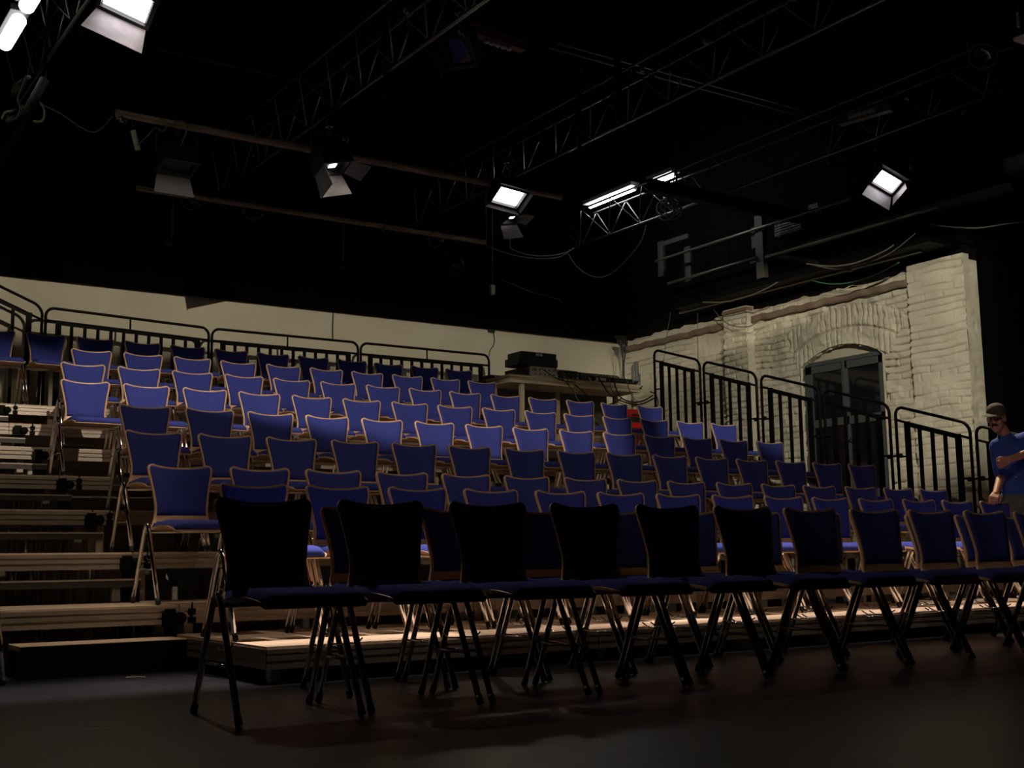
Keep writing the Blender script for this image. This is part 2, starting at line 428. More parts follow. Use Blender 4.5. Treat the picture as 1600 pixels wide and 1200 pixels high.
    # second small connector beside it on the platform rim
for l in range(1, 8):
    zt = LV[l]; xr = SX[l-1]+.12
    t = thing('rim_coupler', 'small black coupler bolted to the %s platform rim beside the aisle' % TIER[l], 'clamp', (xr, FY[l]-.008, zt-.10), 0, 'couplers on the platform rims')
    obj('jaw', bx(-.02, .02, -.022, 0, .052, .088, bev=.003), M['black_metal'], t)
    obj('bolt', bx(-.022, .022, -.024, -.001, .004, .040, bev=.003), M['black_metal'], t)
    obj('pin', tb([(0, -.012, .0), (0, -.012, .125)], .005), M['black_metal'], t)

# ------------------------------------------------------------------ the stacking chair
PROF = [(-.385, .424, .200), (-.378, .436, .210), (-.36, .446, .218), (-.30, .456, .225), (-.22, .462, .230), (-.12, .458, .231), (-.03, .452, .226), (.03, .456, .214), (.068, .470, .196), (.092, .495, .180),
        (.106, .53, .170), (.116, .57, .167), (.128, .63, .173), (.140, .70, .184), (.151, .76, .1965), (.158, .795, .2035), (.163, .815, .206), (.1655, .828, .2045), (.167, .838, .199), (.168, .845, .189), (.1685, .849, .172)]
def prof_frames(P):
    out = []
    for i, (y, z, hw_) in enumerate(P):
        a = P[max(0, i-1)]; b = P[min(len(P)-1, i+1)]
        ty, tz = b[0]-a[0], b[1]-a[1]; L = math.hypot(ty, tz)
        out.append((y, z, hw_, -tz/L, ty/L))          # normal towards the sitter (up / forward)
    return out
def shell_grid(P, lo, hi, front, back, shrink, bulge=0., nu=12):
    """closed plate that follows the bent profile; front/back = offsets along the normal"""
    fr = prof_frames(P)[lo:hi+1]; bm = bmesh.new(); n = len(fr)
    def pt(i, u, off):
        y, z, hw_, ny, nz = fr[i]; t = i/(n-1)
        x = u*(hw_-shrink)
        # the top edge is hollow in the middle
        dip = 0
        if z > .6: dip = -.020*(1-abs(u)**2.2)*max(0, (z-.6)/.25)**2
        curve = .022*u*u if z > .5 else 0               # the back wraps a little round the sitter
        so = off
        return (x, y + ny*so - curve*min(1, max(0, (z-.5)/.1)), z + nz*so + dip)
    us = [-1+2*k/nu for k in range(nu+1)]
    us = [math.copysign(abs(a)**.8, a) for a in us]
    def boff(i, u):
        if not bulge: return front
        t = i/(n-1); e = min(1, (1-abs(u))/.16, t/.10, (1-t)/.10); e = max(0, e); e = math.sin(e*math.pi/2)
        return front + bulge*e
    A = [[bm.verts.new(pt(i, u, boff(i, u))) for u in us] for i in range(n)]
    B = [[bm.verts.new(pt(i, u, back)) for u in us] for i in range(n)]
    for i in range(n-1):
        for k in range(nu):
            bm.faces.new((A[i][k], A[i][k+1], A[i+1][k+1], A[i+1][k])).smooth = True
            bm.faces.new((B[i][k], B[i+1][k], B[i+1][k+1], B[i][k+1])).smooth = True
    for i in range(n-1):
        bm.faces.new((A[i][0], A[i+1][0], B[i+1][0], B[i][0])); bm.faces.new((A[i][nu], B[i][nu], B[i+1][nu], A[i+1][nu]))
    for k in range(nu):
        bm.faces.new((A[0][k], B[0][k], B[0][k+1], A[0][k+1])); bm.faces.new((A[n-1][k], A[n-1][k+1], B[n-1][k+1], B[n-1][k]))
    return bm
def densify(P, k=3):
    out = []
    for i in range(len(P)-1):
        p0 = P[max(0, i-1)]; p1 = P[i]; p2 = P[i+1]; p3 = P[min(len(P)-1, i+2)]
        for j in range(k):
            t = j/k
            out.append(tuple(.5*((2*b)+(-a+c)*t+(2*a-5*b+4*c-d_)*t*t+(-a+3*b-3*c+d_)*t**3) for a, b, c, d_ in zip(p0, p1, p2, p3)))
    out.append(P[-1]); return out
PD = densify(PROF, 2)
def make_chair():
    t = thing('stacking_chair', 'x', 'chair')
    obj('shell', shell_grid(PD, 0, len(PD)-1, 0, -.013, 0), M['wood'], t)
    obj('seat_pad', shell_grid(PD, 1, 17, .001, -.001, .010, .030), M['fabric'], t)
    obj('back_pad', shell_grid(PD, 20, len(PD)-5, .001, -.001, .0145, .015), M['fabric'], t)
    for sx in (-1, 1):
        for sy in (-1, 1):
            fy = .262 if sy < 0 else .235
            pts = [(sx*.2455, sy*fy, .006), (sx*.2430, sy*.062, .395), (sx*.2425, sy*.046, .432), (sx*.242, sy*.028, .455), (sx*.242, sy*.012, .466), (sx*.242, 0, .469)]
            lg = obj('leg', tb(pts, .0130, 10), M['chrome'], t)
            cp = bmesh.new(); tube(cp, [(sx*.2456, sy*(fy+.001), .0068), (sx*.2453, sy*(fy-.0155), .036)], .0145, 10)
            obj('foot_cap', cp, M['rubber'], lg)
        obj('side_bar', tb([(sx*.2385, -.163, .205), (sx*.2385, .163, .205)], .005, 6), M['chrome'], t)
        obj('link_hook', tb([(sx*.236, -.155, .285), (sx*.236, -.11, .262), (sx*.236, -.02, .260), (sx*.236, .02, .278)], .0035, 5), M['chrome'], t)
    for y in (-.05, .05):
        obj('cross_tube', tb([(-.243, y, .428), (.243, y, .428)], .010, 8), M['chrome'], t)
    return t
CH0 = make_chair()
chair_used = [False]
def place_chair(x, y, z, rz, label, group):
    if not chair_used[0]:
        o = CH0; chair_used[0] = True
    else: o = copy_tree(CH0)
    o.location = (x, y, z); o.rotation_euler = (0, 0, rz)
    o['label'] = label; o['group'] = group
    return o
BT = .168                # back top sits this far behind the chair's middle
CY = {'A': 4.55, 'B': 5.13, 'C': 6.37, 'D': 7.30, 'E': 8.29, 'F': 9.31, 'G': 10.33, 'H': 11.35, 'I': 12.37, 'J': 13.39}
CZL = dict(A=0, B=0, C=LV[0]+.01, D=LV[1]+.01, E=LV[2]+.01, F=LV[3]+.01, G=LV[4]+.01, H=LV[5]+.01, I=LV[6]+.01, J=LV[7]+.01)
# photo columns: middle of every back's top edge (px), its height (px)
PX = {
 'A': ([(338,480),(525,659),(697,820),(850,965),(989,1093),(1112,1200),(1221.5,1302),(1321,1395),(1414,1482),(1497,1560),(1579,1638)], 785),
 'B': ([(497,624),(650,772)], 795),
 'C': ([(341,449),(476,577),(603,697),(719,808),(834,914),(933,1008),(1025,1094),(1110,1177),(1193,1254),(1266,1322),(1339,1392),(1402,1452),(1466,1514),(1525,1569)], 770),
 'D': ([(233,330),(357,450),(474,561),(583,666),(686,762),(784,857),(878,947),(960,1024),(1040,1102),(1117,1173),(1185,1240),(1254,1306),(1317,1364),(1372,1417),(1432,1476)], 750),
 'E': ([(197,285),(309,391),(412,492),(514,589),(610,681),(699,766),(786,851),(867,929),(942,1000),(1016,1070),(1083,1135),(1148,1197),(1206,1253),(1266,1308),(1319,1360)], 705),
 'F': ([(189,266),(289,363),(383,455),(475,544),(562,627),(644,708),(724,784),(799,856),(870,924),(941,992),(1001,1052),(1063,1109),(1121,1166),(1178,1219)], 665),
 'G': ([(103,174),(195,264),(283,351),(370,436),(451,515),(532,594),(608,667),(680,736),(750,803),(817,867),(879,928),(941,985),(999,1043),(1053,1095),(1106,1148)], 635),
 'H': ([(103,171),(187,251),(268,330),(348,408),(425,484),(497,553),(566,620),(635,688),(701,750),(764,812),(823,870),(881,926),(937,979),(992,1032)], 605),
 'I': ([(118,179),(196,255),(269,327),(344,400),(412,467),(482,534),(546,596),(610,658),(669,716),(728,774)], 575),
 'J': ([(-25,31),(52,106),(124,178),(196,249),(266,317),(334,383),(399,446),(461,507),(522,566),(582,626),(639,680),(693,735)], 555),
}
ROWN = {'A': 'front floor row', 'B': 'half hidden second floor row', 'C': 'row on the lowest platform', 'D': 'second tier row',
        'E': 'third tier row', 'F': 'fourth tier row', 'G': 'fifth tier row', 'H': 'sixth tier row', 'I': 'seventh tier row', 'J': 'dark back row by the rear rail'}
GRP = {k: 'blue chairs, ' + v for k, v in ROWN.items()}
for r, (lst, v) in PX.items():
    yb = CY[r]+BT
    xs = [at((a+b)/2, v, y=yb).x for a, b in lst]
    if r == 'B':
        x0 = xs[0]; xs = [x0 + .5255*i for i in range(13)]
    for _ in range(200):
        for i in range(len(xs)-1):
            g = .5225-(xs[i+1]-xs[i])
            if g > 0: xs[i] -= g/2; xs[i+1] += g/2
    N = len(xs)
    for i, x in enumerate(xs):
        pos = ORD[i] + ' from the left'
        if i == 0: pos = 'leftmost'
        if i == N-1: pos = 'rightmost'
        place_chair(x, CY[r] + R_.uniform(-.012, .012), CZL[r], rad(R_.uniform(-.5, .5)), 'blue padded chair in the %s, %s' % (ROWN[r], pos), GRP[r])
# a lone chair at the left edge of the picture, only its right legs show
place_chair(1.03, 6.725, 0, rad(184), 'chrome legged chair standing apart on the floor left of the aisle steps', 'chairs apart from the rows')

# ------------------------------------------------------------------ black guard rails
def rail_panel(name, label, p0, p1, z0, z1, base0, base1, nbars, stub=False, group=None, slope=0):
    """p0->p1 plan ends; z0,z1 heights of the top tube at the ends; base0/1 foot heights"""
    p0, p1 = Vector((*p0, 0)), Vector((*p1, 0)); L = (p1-p0).length; dr = (p1-p0)/L
    org = p0.copy(); org.z = min(base0, base1)
    t = thing(name, label, 'railing', org, 0, group)
    dz = (z1-z0)/L; db = (base1-base0)/L
    def P(s, z): return Vector((dr.x*s, dr.y*s, z-org.z))
    top = lambda s: z0+dz*s
    bot = lambda s: base0+db*s
    rc = .095; pts = [P(0, bot(0)), P(0, top(0)-rc)]
    for k in range(1, 6):
        a = k/6*math.pi/2; s = rc*(1-math.cos(a)); pts.append(P(s, top(s)-rc+rc*math.sin(a)))
    pts.append(P(rc, top(rc)))
    pts.append(P(L-rc, top(L-rc)))
    for k in range(1, 6):
        a = k/6*math.pi/2; s = L-rc+rc*math.sin(a); pts.append(P(s, top(s)-rc+rc*math.cos(a)))
    pts += [P(L, top(L)-rc), P(L, bot(L))]
    obj('top_tube', tb(pts, .0165, 10), M['black_metal'], t)
    lower = .135
    obj('upper_bar', tb([P(.0, top(0)-lower-.012), P(L, top(L)-lower-.012)], .013, 6), M['black_metal'], t)
    e = .14
    bm = bmesh.new()
    q = [P(e, top(e)-lower), P(L-e, top(L-e)-lower), P(L-e, top(L-e)-lower-.05), P(e, top(e)-lower-.05)]
    nrm = Vector((-dr.y, dr.x, 0))*.011
    va = [bm.verts.new(x+nrm) for x in q]; vb = [bm.verts.new(x-nrm) for x in q]
    bm.faces.new(va); bm.faces.new(vb[::-1])
    for k in range(4): bm.faces.new((va[k], vb[k], vb[(k+1) % 4], va[(k+1) % 4]))
    obj('flat_bar', bm, M['black_metal'], t)
    def upright(s, w, nm):
        bm = bmesh.new(); zt = top(s)-lower-(.0 if w > .04 else .03)
        a, b = P(s-w/2, zt), P(s+w/2, zt); c, d_ = P(s+w/2, bot(s)+.06), P(s-w/2, bot(s)+.06)
        va = [bm.verts.new(x+nrm*1.1) for x in (a, b, c, d_)]; vb = [bm.verts.new(x-nrm*1.1) for x in (a, b, c, d_)]
        bm.faces.new(va); bm.faces.new(vb[::-1])
        for k in range(4): bm.faces.new((va[k], vb[k], vb[(k+1) % 4], va[(k+1) % 4]))
        obj(nm, bm, M['black_metal'], t)
    upright(e, .062, 'post'); upright(L-e, .062, 'post')
    for k in range(nbars):
        upright(e + (L-2*e)*(k+1)/(nbars+1), .034, 'bar')
    obj('foot_bar', tb([P(0, bot(0)+.09), P(L, bot(L)+.09)], .014, 6), M['black_metal'], t)
    if stub: obj('middle_stub', tb([P(L/2, top(L/2)), P(L/2, top(L/2)-lower)], .011, 6), M['black_metal'], t)
    for s in (0, L):
        d_ = 1 if s == 0 else -1
        obj('spigot', tb([P(s, bot(s)+.62), P(s+d_*e, bot(s)+.62)], .010, 6), M['black_metal'], t)
    return t
RY = 14.05; RT = 3.43
rail_panel('guard_rail', 'black guard rail along the back of the top tier, left panel', (3.06, RY), (4.955, RY), RT+.03, RT-.03, 2.22, 2.22, 10, True, 'rear guard rails')
rail_panel('guard_rail', 'black guard rail along the back of the top tier, middle panel', (4.995, RY), (6.96, RY), RT-.03, RT-.03, 2.22, 2.22, 10, True, 'rear guard rails')
rail_panel('guard_rail', 'black guard rail behind the top tier, right panel ending beside the technician table', (7.0, RY), (8.985, RY), RT-.03, RT-.03, 2.22, 2.22, 10, True, 'rear guard rails')
rail_panel('guard_rail', 'sloping black rail at the far left end of the rear guard rails', (1.55, RY), (3.02, RY), RT+.63, RT+.03, 2.22, 2.22, 6, False, 'rear guard rails')
RX = 10.42
ypan = [(12.20, 11.32), (11.25, 10.34), (10.26, 9.37), (9.30, 8.41), (8.33, 7.44), (7.37, 6.5)]
zl = lambda y: 3.285 - (12.15-y)*.308
names_ = ['uppermost panel, beside the technician table', 'second panel from the top', 'third panel down, beside the grey door', 'fourth panel down, across the grey door',
          'fifth panel down, below the brick pier', 'lowest panel, beside the man in blue']
for (a, b), nm in zip(ypan, names_):
    rail_panel('stair_rail', 'sloping black stair rail right of the chairs, ' + nm, (RX, a), (RX, b), zl(a)+.02, zl(b)+.02, zl(a)-1.14, zl(b)-1.14, 3, False, 'sloping rails on the right side')
for k in range(5):
    y = (ypan[k][1]+ypan[k+1][0])/2; z = zl(y)-.52
    t = thing('rail_coupler', 'short black coupler joining the %s and %s sloping rails' % (ORD[k], ORD[k+1]), 'clamp', (RX, y, z), 0, 'couplers between the sloping rails')
    obj('pin', tb([(0, -.085, -.0), (0, .085, .0)], .011), M['black_metal'], t)
    for s in (-1, 1):
        kb = bmesh.new(); lathe(kb, [(.010, -.02), (.024, -.012), (.024, .012), (.010, .02)], 10); oriented(kb, (0, s*.075, 0), (0, 1, 0)); obj('collar', kb, M['black_metal'], t, True)
# ------------------------------------------------------------------ steel in the roof
def truss(x, y0, y1, label, z=5.0, h=.40, pitch=.62):
    t = thing('lattice_truss', label, 'truss', (x, (y0+y1)/2, z), 0, 'steel lattice trusses under the roof')
    c = (y0+y1)/2; a, b = y0-c, y1-c
    obj('bottom_chord', tb([(0, a, 0), (0, b, 0)], .017, 8), M['truss'], t)
    for s in (0.02, -.26): obj('top_chord', tb([(s, a, h), (s, b, h)], .015, 8), M['truss'], t)
    n = int((y1-y0)/pitch)
    for k in range(n):
        ya = a+(b-a)*k/n; ym = a+(b-a)*(k+.5)/n; yb = a+(b-a)*(k+1)/n
        for s in (.02, -.26):
            bm = bmesh.new(); tube(bm, [(s, ya, h), (s*.15, ym, 0), (s, yb, h)], .009, 6)
            obj('brace', bm, M['truss'], t)
    for f in (.08, .5, .92):
        obj('hanger', tb([(0, a+(b-a)*f, h), (0, a+(b-a)*f, 7-z)], .006, 5), M['black_metal'], t)
    return t
truss(2.28, 4.2, 12.2, 'steel lattice truss over the left aisle, beside the round ended lamps', z=5.05)
truss(4.92, 3.2, 13.9, 'steel lattice truss running back over the middle left of the seating')
truss(7.62, 3.2, 13.9, 'steel lattice truss running back over the middle right of the seating')
truss(10.18, 6.5, 13.75, 'bright lattice truss beside the fluorescent battens at the right', z=5.0)
def pipe(label, p0, p1, r, m, hang=3):
    p0, p1 = Vector(p0), Vector(p1); c = (p0+p1)/2
    t = thing('lighting_pipe', label, 'pipe', c, 0, 'lighting pipes')
    bm = bmesh.new(); tube(bm, [p0-c, p1-c], r, 12, cap=False); tube(bm, [p0-c+(p1-p0)*.001, p1-c-(p1-p0)*.001], r*.82, 12)
    obj('barrel', bm, m, t)
    for k in range(hang):
        q = p0.lerp(p1, (k+.5)/hang) - c
        obj('hanger', tb([q, (q.x, q.y, 6.98-c.z)], .005, 5), M['black_metal'], t)
        cb = bmesh.new(); lathe(cb, [(r+.004, -.03), (r+.014, -.022), (r+.014, .022), (r+.004, .03)], 12); oriented(cb, q, (p1-p0)); obj('pipe_clamp', cb, M['truss'], t, True)
    return t
PZ1, PZ2 = 4.8, 4.8
a, b = at(177, 181, z=PZ1), at(884, 305, z=PZ1)
P1Y = (a.y+b.y)/2
pipe('rusty lighting pipe hung across the seating, the higher of the two', (a.x, P1Y, PZ1), (b.x, P1Y, PZ1), .036, M['pipe'], 4)
a2, b2 = at(213, 293, z=PZ2), at(757, 379, z=PZ2)
P2Y = (a2.y+b2.y)/2
pipe('rusty lighting pipe near the rear wall, the lower of the two', (a2.x, P2Y, PZ2), (b2.x, P2Y, PZ2), .032, M['pipe'], 3)
a3, b3 = at(920, 80, z=5.6), at(1240, 172, z=5.6)
for k, dy in enumerate((0, .13)):
    pipe('thin steel tube high under the roof, %s of the close pair' % ('nearer' if k == 0 else 'farther'), (a3.x-.4, a3.y+dy, 5.6), (b3.x+2.6, a3.y+dy, 5.6), .016, M['truss'], 2)
# black steel beam that crosses in front of the fluorescent battens
bb = at(1013, 292, z=4.92)
t = thing('cross_beam', 'heavy black steel beam crossing in front of the fluorescent battens', 'beam', (10.7, bb.y, 4.86), 0)
bm = bmesh.new(); box(bm, -1.66, 3.2, -.06, .06, -.0, .014); box(bm, -1.66, 3.2, -.06, .06, .136, .15); box(bm, -1.66, 3.2, -.006, .006, .014, .136); obj('beam_body', bm, M['black_metal'], t)
obj('hanger', tb([(-1.2, 0, .15), (-1.2, 0, 2.13)], .012, 6), M['black_metal'], t); obj('hanger', tb([(2.6, 0, .15), (2.6, 0, 2.13)], .012, 6), M['black_metal'], t)
# black telescopic hanging poles
for (u, v, z, w, lab) in ((603, 152, 4.75, .05, 'black vertical hanging pole in front of the middle left truss'), (967, 190, 4.85, .07, 'black vertical hanging pole in front of the middle right truss'), (906, 235, 4.75, .05, 'thinner black hanging pole left of the close steel tubes')):
    p = at(u, v, z=z)
    t = thing('hanging_pole', lab, 'pole', p, 0, 'black hanging poles')
    obj('outer_sleeve', tb([(0, 0, .9), (0, 0, 6.99-z)], w*.62, 10), M['black_metal'], t)
    obj('inner_tube', tb([(0, 0, 0), (0, 0, .95)], w*.5, 10), M['black_metal'], t)
    cb = bmesh.new(); lathe(cb, [(w*.7, .86), (w*.8, .88), (w*.8, .94), (w*.7, .96)], 12); obj('locking_collar', cb, M['black_metal'], t, True)

# ------------------------------------------------------------------ stage lamps
def lamp(name, label, pos, aim, w=.30, h=.20, lit='glow', doors=(1, 1, 1, 1), dl=.20, ang=(20, 20, 20, 20), group='stage floodlights', top=None, face=1.0, tilt=0.):
    """doors: -y (far), +y (near), -x, +x in the lamp's own frame; ang = how far each opens from straight ahead"""
    pos = Vector(pos); t = thing(name, label, 'stage lamp', pos, 0, group)
    xh = (math.cos(tilt), math.sin(tilt), 0)
    O = lambda bm: oriented(bm, (0, 0, 0), aim, xh)
    bm = bmesh.new()
    W, H = w/2+.03, h/2+.03
    # housing: tapered box with cooling ribs
    def ring(wx, hy, z): return [bm.verts.new(p) for p in ((-wx, -hy, z), (wx, -hy, z), (wx, hy, z), (-wx, hy, z))]
    rs = [ring(W*.55, H*.55, -.26), ring(W*.8, H*.85, -.22), ring(W, H, -.09), ring(W, H, 0), ring(w/2, h/2, 0), ring(w/2*.96, h/2*.96, -.03)]
    bm.faces.new(rs[0][::-1])
    for p, q in zip(rs, rs[1:]):
        for k in range(4): bm.faces.new((p[k], p[(k+1) % 4], q[(k+1) % 4], q[k]))
    bm.faces.new(rs[-1])
    for k in range(5): box(bm, -W*.7, W*.7, -H*.95-.0, H*.95, -.21+k*.02, -.205+k*.02)
    obj('housing', O(bm), M['lampbody'], t)
    if lit:
        bm = bmesh.new(); fw, fh = w/2*.93*face, h/2*.93*face
        va = [bm.verts.new(p) for p in ((-fw, -fh, -.018), (fw, -fh, -.018), (fw, fh, -.018), (-fw, fh, -.018))]; bm.faces.new(va)
        vb = [bm.verts.new(p) for p in ((-fw, -fh, -.026), (fw, -fh, -.026), (fw, fh, -.026), (-fw, fh, -.026))]; bm.faces.new(vb[::-1])
        for k in range(4): bm.faces.new((va[k], vb[k], vb[(k+1) % 4], va[(k+1) % 4]))
        obj('lamp_glass', O(bm), M[lit], t)
    else:
        obj('lamp_glass', O(bx(-w/2*.93, w/2*.93, -h/2*.93, h/2*.93, -.026, -.018)), M['glass'], t)
    bm = bmesh.new()
    for (x0, x1, y0, y1) in ((-W, W, -H, -h/2), (-W, W, h/2, H), (-W, -w/2, -h/2, h/2), (w/2, W, -h/2, h/2)): box(bm, x0, x1, y0, y1, 0, .014)
    obj('front_rim', O(bm), M['lampbody'], t)
    for k in range(4):
        if not doors[k]: continue
        a = rad(ang[k]); L = dl*doors[k]; ca, sa = math.cos(a), math.sin(a)
        hw_ = (w/2+.015) if k < 2 else (h/2+.01)
        off = (H if k < 2 else W)
        s = -1 if k in (0, 2) else 1
        bm = bmesh.new(); th = .002
        P = [(-hw_, 0, 0), (hw_, 0, 0), (hw_*1.12, L*.55*sa, L*.55*ca), (hw_*1.22, L*sa, L*ca), (-hw_*1.22, L*sa, L*ca), (-hw_*1.12, L*.55*sa, L*.55*ca)]
        def tr(q, dz):
            x, o_, z = q; o_ = s*(off+o_+dz)
            return (x, o_, z+.012) if k < 2 else (o_, x, z+.012)
        A = [bm.verts.new(tr(q, -th)) for q in P]; B = [bm.verts.new(tr(q, th)) for q in P]
        bm.faces.new(A); bm.faces.new(B[::-1])
        for i in range(6): bm.faces.new((A[i], B[i], B[(i+1) % 6], A[(i+1) % 6]))
        bmesh.ops.recalc_face_normals(bm, faces=bm.faces[:])
        obj('barn_door', O(bm), M['flap'] if lit else M['flap_shaded'], t)
    # yoke and hook clamp, drawn in room axes
    za = Vector(aim).normalized(); xa = Vector(xh); up = top if top else .34
    bm = bmesh.new(); sd = xa*(W+.02); mid = -za*.11
    pts = [mid-sd, mid-sd+Vector((0, 0, up*.75)), mid+sd+Vector((0, 0, up*.75)), mid+sd]
    tube(bm, pts, .010, 6); obj('yoke', bm, M['lampbody'], t)
    bm = bmesh.new(); c = mid+Vector((0, 0, up*.75)); tube(bm, [c, c+Vector((0, 0, up*.25))], .012, 6); box(bm, c.x-.03, c.x+.03, c.y-.04, c.y+.04, c.z+up*.2, c.z+up*.2+.07)
    obj('hook_clamp', bm, M['truss'], t)
    obj('hanger', tb([c+Vector((0, 0, up*.25)), Vector((c.x, c.y, 6.99-pos.z))], .006, 5), M['black_metal'], t)
    return t
AIM = (-.12, -.50, -.86)
pa = at(199, 4, z=4.65)
la = lamp('stage_floodlight', 'lit floodlight with one hanging barn door at the upper left', pa, (-.36, -.42, -.83), .34, .24, 'glow', (1, .35, 0, 0), .25, (4, 60, 20, 20))
pb = at(521, 262, z=4.45)
lb = lamp('stage_floodlight', 'floodlight on the upper pipe seen from its side, small bright bulb between its barn doors', pb, (.30, -.30, -.90), .28, .20, 'bulb', (1, .4, 1.1, .9), .22, (6, 50, 6, 60), face=.30)
pc = at(795, 308, z=4.62)
lc = lamp('stage_floodlight', 'brightest lit floodlight at the right end of the upper pipe', pc, AIM, .33, .24, 'glow', (.22, .2, 0, .22), .2, (40, 60, 20, 50))
pd = at(801, 342, y=12.55)
ld = lamp('stage_floodlight', 'smaller floodlight below the brightest one with a white barn door', pd, (.25, -.30, -.92), .24, .17, 'bulb', (1, .3, 0, .7), .20, (4, 50, 10, 75), face=.28)
pe = at(1386, 284, z=4.68)
le = lamp('stage_floodlight', 'lit floodlight hanging alone at the right above the brick wall', pe, (-.62, -.30, -.72), .26, .20, 'glow', (1.0, .3, 0, .7), .20, (12, 60, 20, 10), tilt=-.15)
pf = at(277, 262, z=4.42)
lf_ = lamp('stage_floodlight', 'unlit floodlight under the left end of the upper pipe, barn door hanging', pf, (0, -.30, -.95), .30, .20, None, (1, .3, 0, 0), .21, (4, 60, 20, 20))
pg = at(716, 82, z=5.1)
lamp('stage_floodlight', 'unlit square stage lamp beside the orange brown socket bar', pg, (-.55, -.3, -.78), .26, .22, None, (.8, .3, 0, 0), .18, (10, 40, 20, 20), tilt=.6)
# a round par can close to the rear curtain
pp = at(712, 416, y=13.9)
t = thing('par_can', 'dark round par can hanging in front of the black masking cloth', 'stage lamp', pp, 0, 'round par cans')
bm = bmesh.new(); lathe(bm, [(.05, -.30), (.10, -.26), (.115, -.1), (.115, 0), (.10, 0), (.098, -.03)], 18); oriented(bm, (0, 0, 0), (-.5, -.75, -.42)); obj('can', bm, M['lampbody'], t)
bm = bmesh.new(); lathe(bm, [(.096, -.035), (.096, -.028), (.05, -.015)], 18); oriented(bm, (0, 0, 0), (-.5, -.75, -.42)); obj('lens', bm, M['glass'], t, True)
obj('yoke', tb([(-.13, .05, .04), (-.13, .05, .30), (.13, .05, .30), (.13, .05, .04)], .009, 6), M['lampbody'], t); obj('hanger', tb([(0, .05, .3), (0, .05, 6.99-pp.z)], .006, 5), M['black_metal'], t)
ps = at(1536, 88, z=4.9)
t = thing('par_can', 'dark round par can high at the upper right corner', 'stage lamp', ps, 0, 'round par cans')
bm = bmesh.new(); lathe(bm, [(.05, -.30), (.10, -.26), (.13, -.1), (.13, 0), (.115, 0), (.112, -.03)], 18); oriented(bm, (0, 0, 0), (-.6, -.2, -.75)); obj('can', bm, M['lampbody'], t)
bm = bmesh.new(); lathe(bm, [(.11, -.035), (.11, -.028), (.05, -.015)], 18); oriented(bm, (0, 0, 0), (-.6, -.2, -.75)); obj('lens', bm, M['glass'], t, True)
obj('yoke', tb([(-.14, .05, .04), (-.14, .05, .30), (.14, .05, .30), (.14, .05, .04)], .009, 6), M['lampbody'], t); obj('hanger', tb([(0, .05, .3), (0, .05, 6.99-ps.z)], .006, 5), M['black_metal'], t)

# fluorescent battens and the two round ended bulkhead lamps
def batten(label, p0, p1, two):
    p0, p1 = Vector(p0), Vector(p1); c = (p0+p1)/2; L = (p1-p0).length/2
    t = thing('fluorescent_batten', label, 'fluorescent lamp', c, 0, 'fluorescent battens')
    obj('tray', bx(-.11, .05, -L-.03, L+.03, .045, .10, bev=.006), M['white_enamel'], t)
    for s in ((-.0, ) if not two else (-.03, .03)):
        bm = bmesh.new(); tube(bm, [(s, -L+.02, .015), (s, L-.02, .015)], .019, 10); obj('tube_lamp', bm, M['tube'], t)
        for e in (-L+.008, L-.008): obj('lamp_holder', bx(s-.018, s+.018, e-.012, e+.012, .0, .05), M['white_enamel'], t)
    obj('hanger', tb([(-.03, -L*.6, .10), (-.03, -L*.6, 6.99-c.z)], .005, 5), M['black_metal'], t)
    obj('hanger', tb([(-.03, L*.6, .10), (-.03, L*.6, 6.99-c.z)], .005, 5), M['black_metal'], t)
    return t
b0, b1 = at(921, 326, z=5.47), at(1001, 298, z=5.47)
batten('long lit fluorescent batten above the bright lattice truss, left of the black beam', (b0.x, b0.y, 5.47), (b0.x, b1.y, 5.47), False)
b2_, b3_ = at(1022, 289, z=5.47), at(1056, 275, z=5.47)
batten('short lit fluorescent batten seen just right of the black beam', (b2_.x, b2_.y, 5.47), (b2_.x, b3_.y, 5.47), False)
for lab, (u0, v0), (u1, v1) in (('lit round ended lamp at the far upper left, the lower of two', (8, 72), (29, 28)), ('lit round ended lamp at the top left edge, the higher of two', (42, 14), (60, -26))):
    q0, q1 = at(u0, v0, z=4.93), at(u1, v1, z=4.93); c = (q0+q1)/2; L = abs(q1.y-q0.y)/2
    t = thing('bulkhead_lamp', lab, 'ceiling lamp', c, 0, 'round ended bulkhead lamps')
    bm = bmesh.new(); tube(bm, [(0, -L, 0), (0, -L+.05, 0), (0, L-.05, 0), (0, L, 0)], [.035, .062, .062, .035], 14); obj('lamp_cover', bm, M['tube_green'], t)
    obj('tray', bx(-.08, .08, -L-.02, L+.02, .055, .11, bev=.005), M['lampbody'], t)
    obj('hanger', tb([(0, 0, .11), (0, 0, 2.06)], .006, 5), M['black_metal'], t)

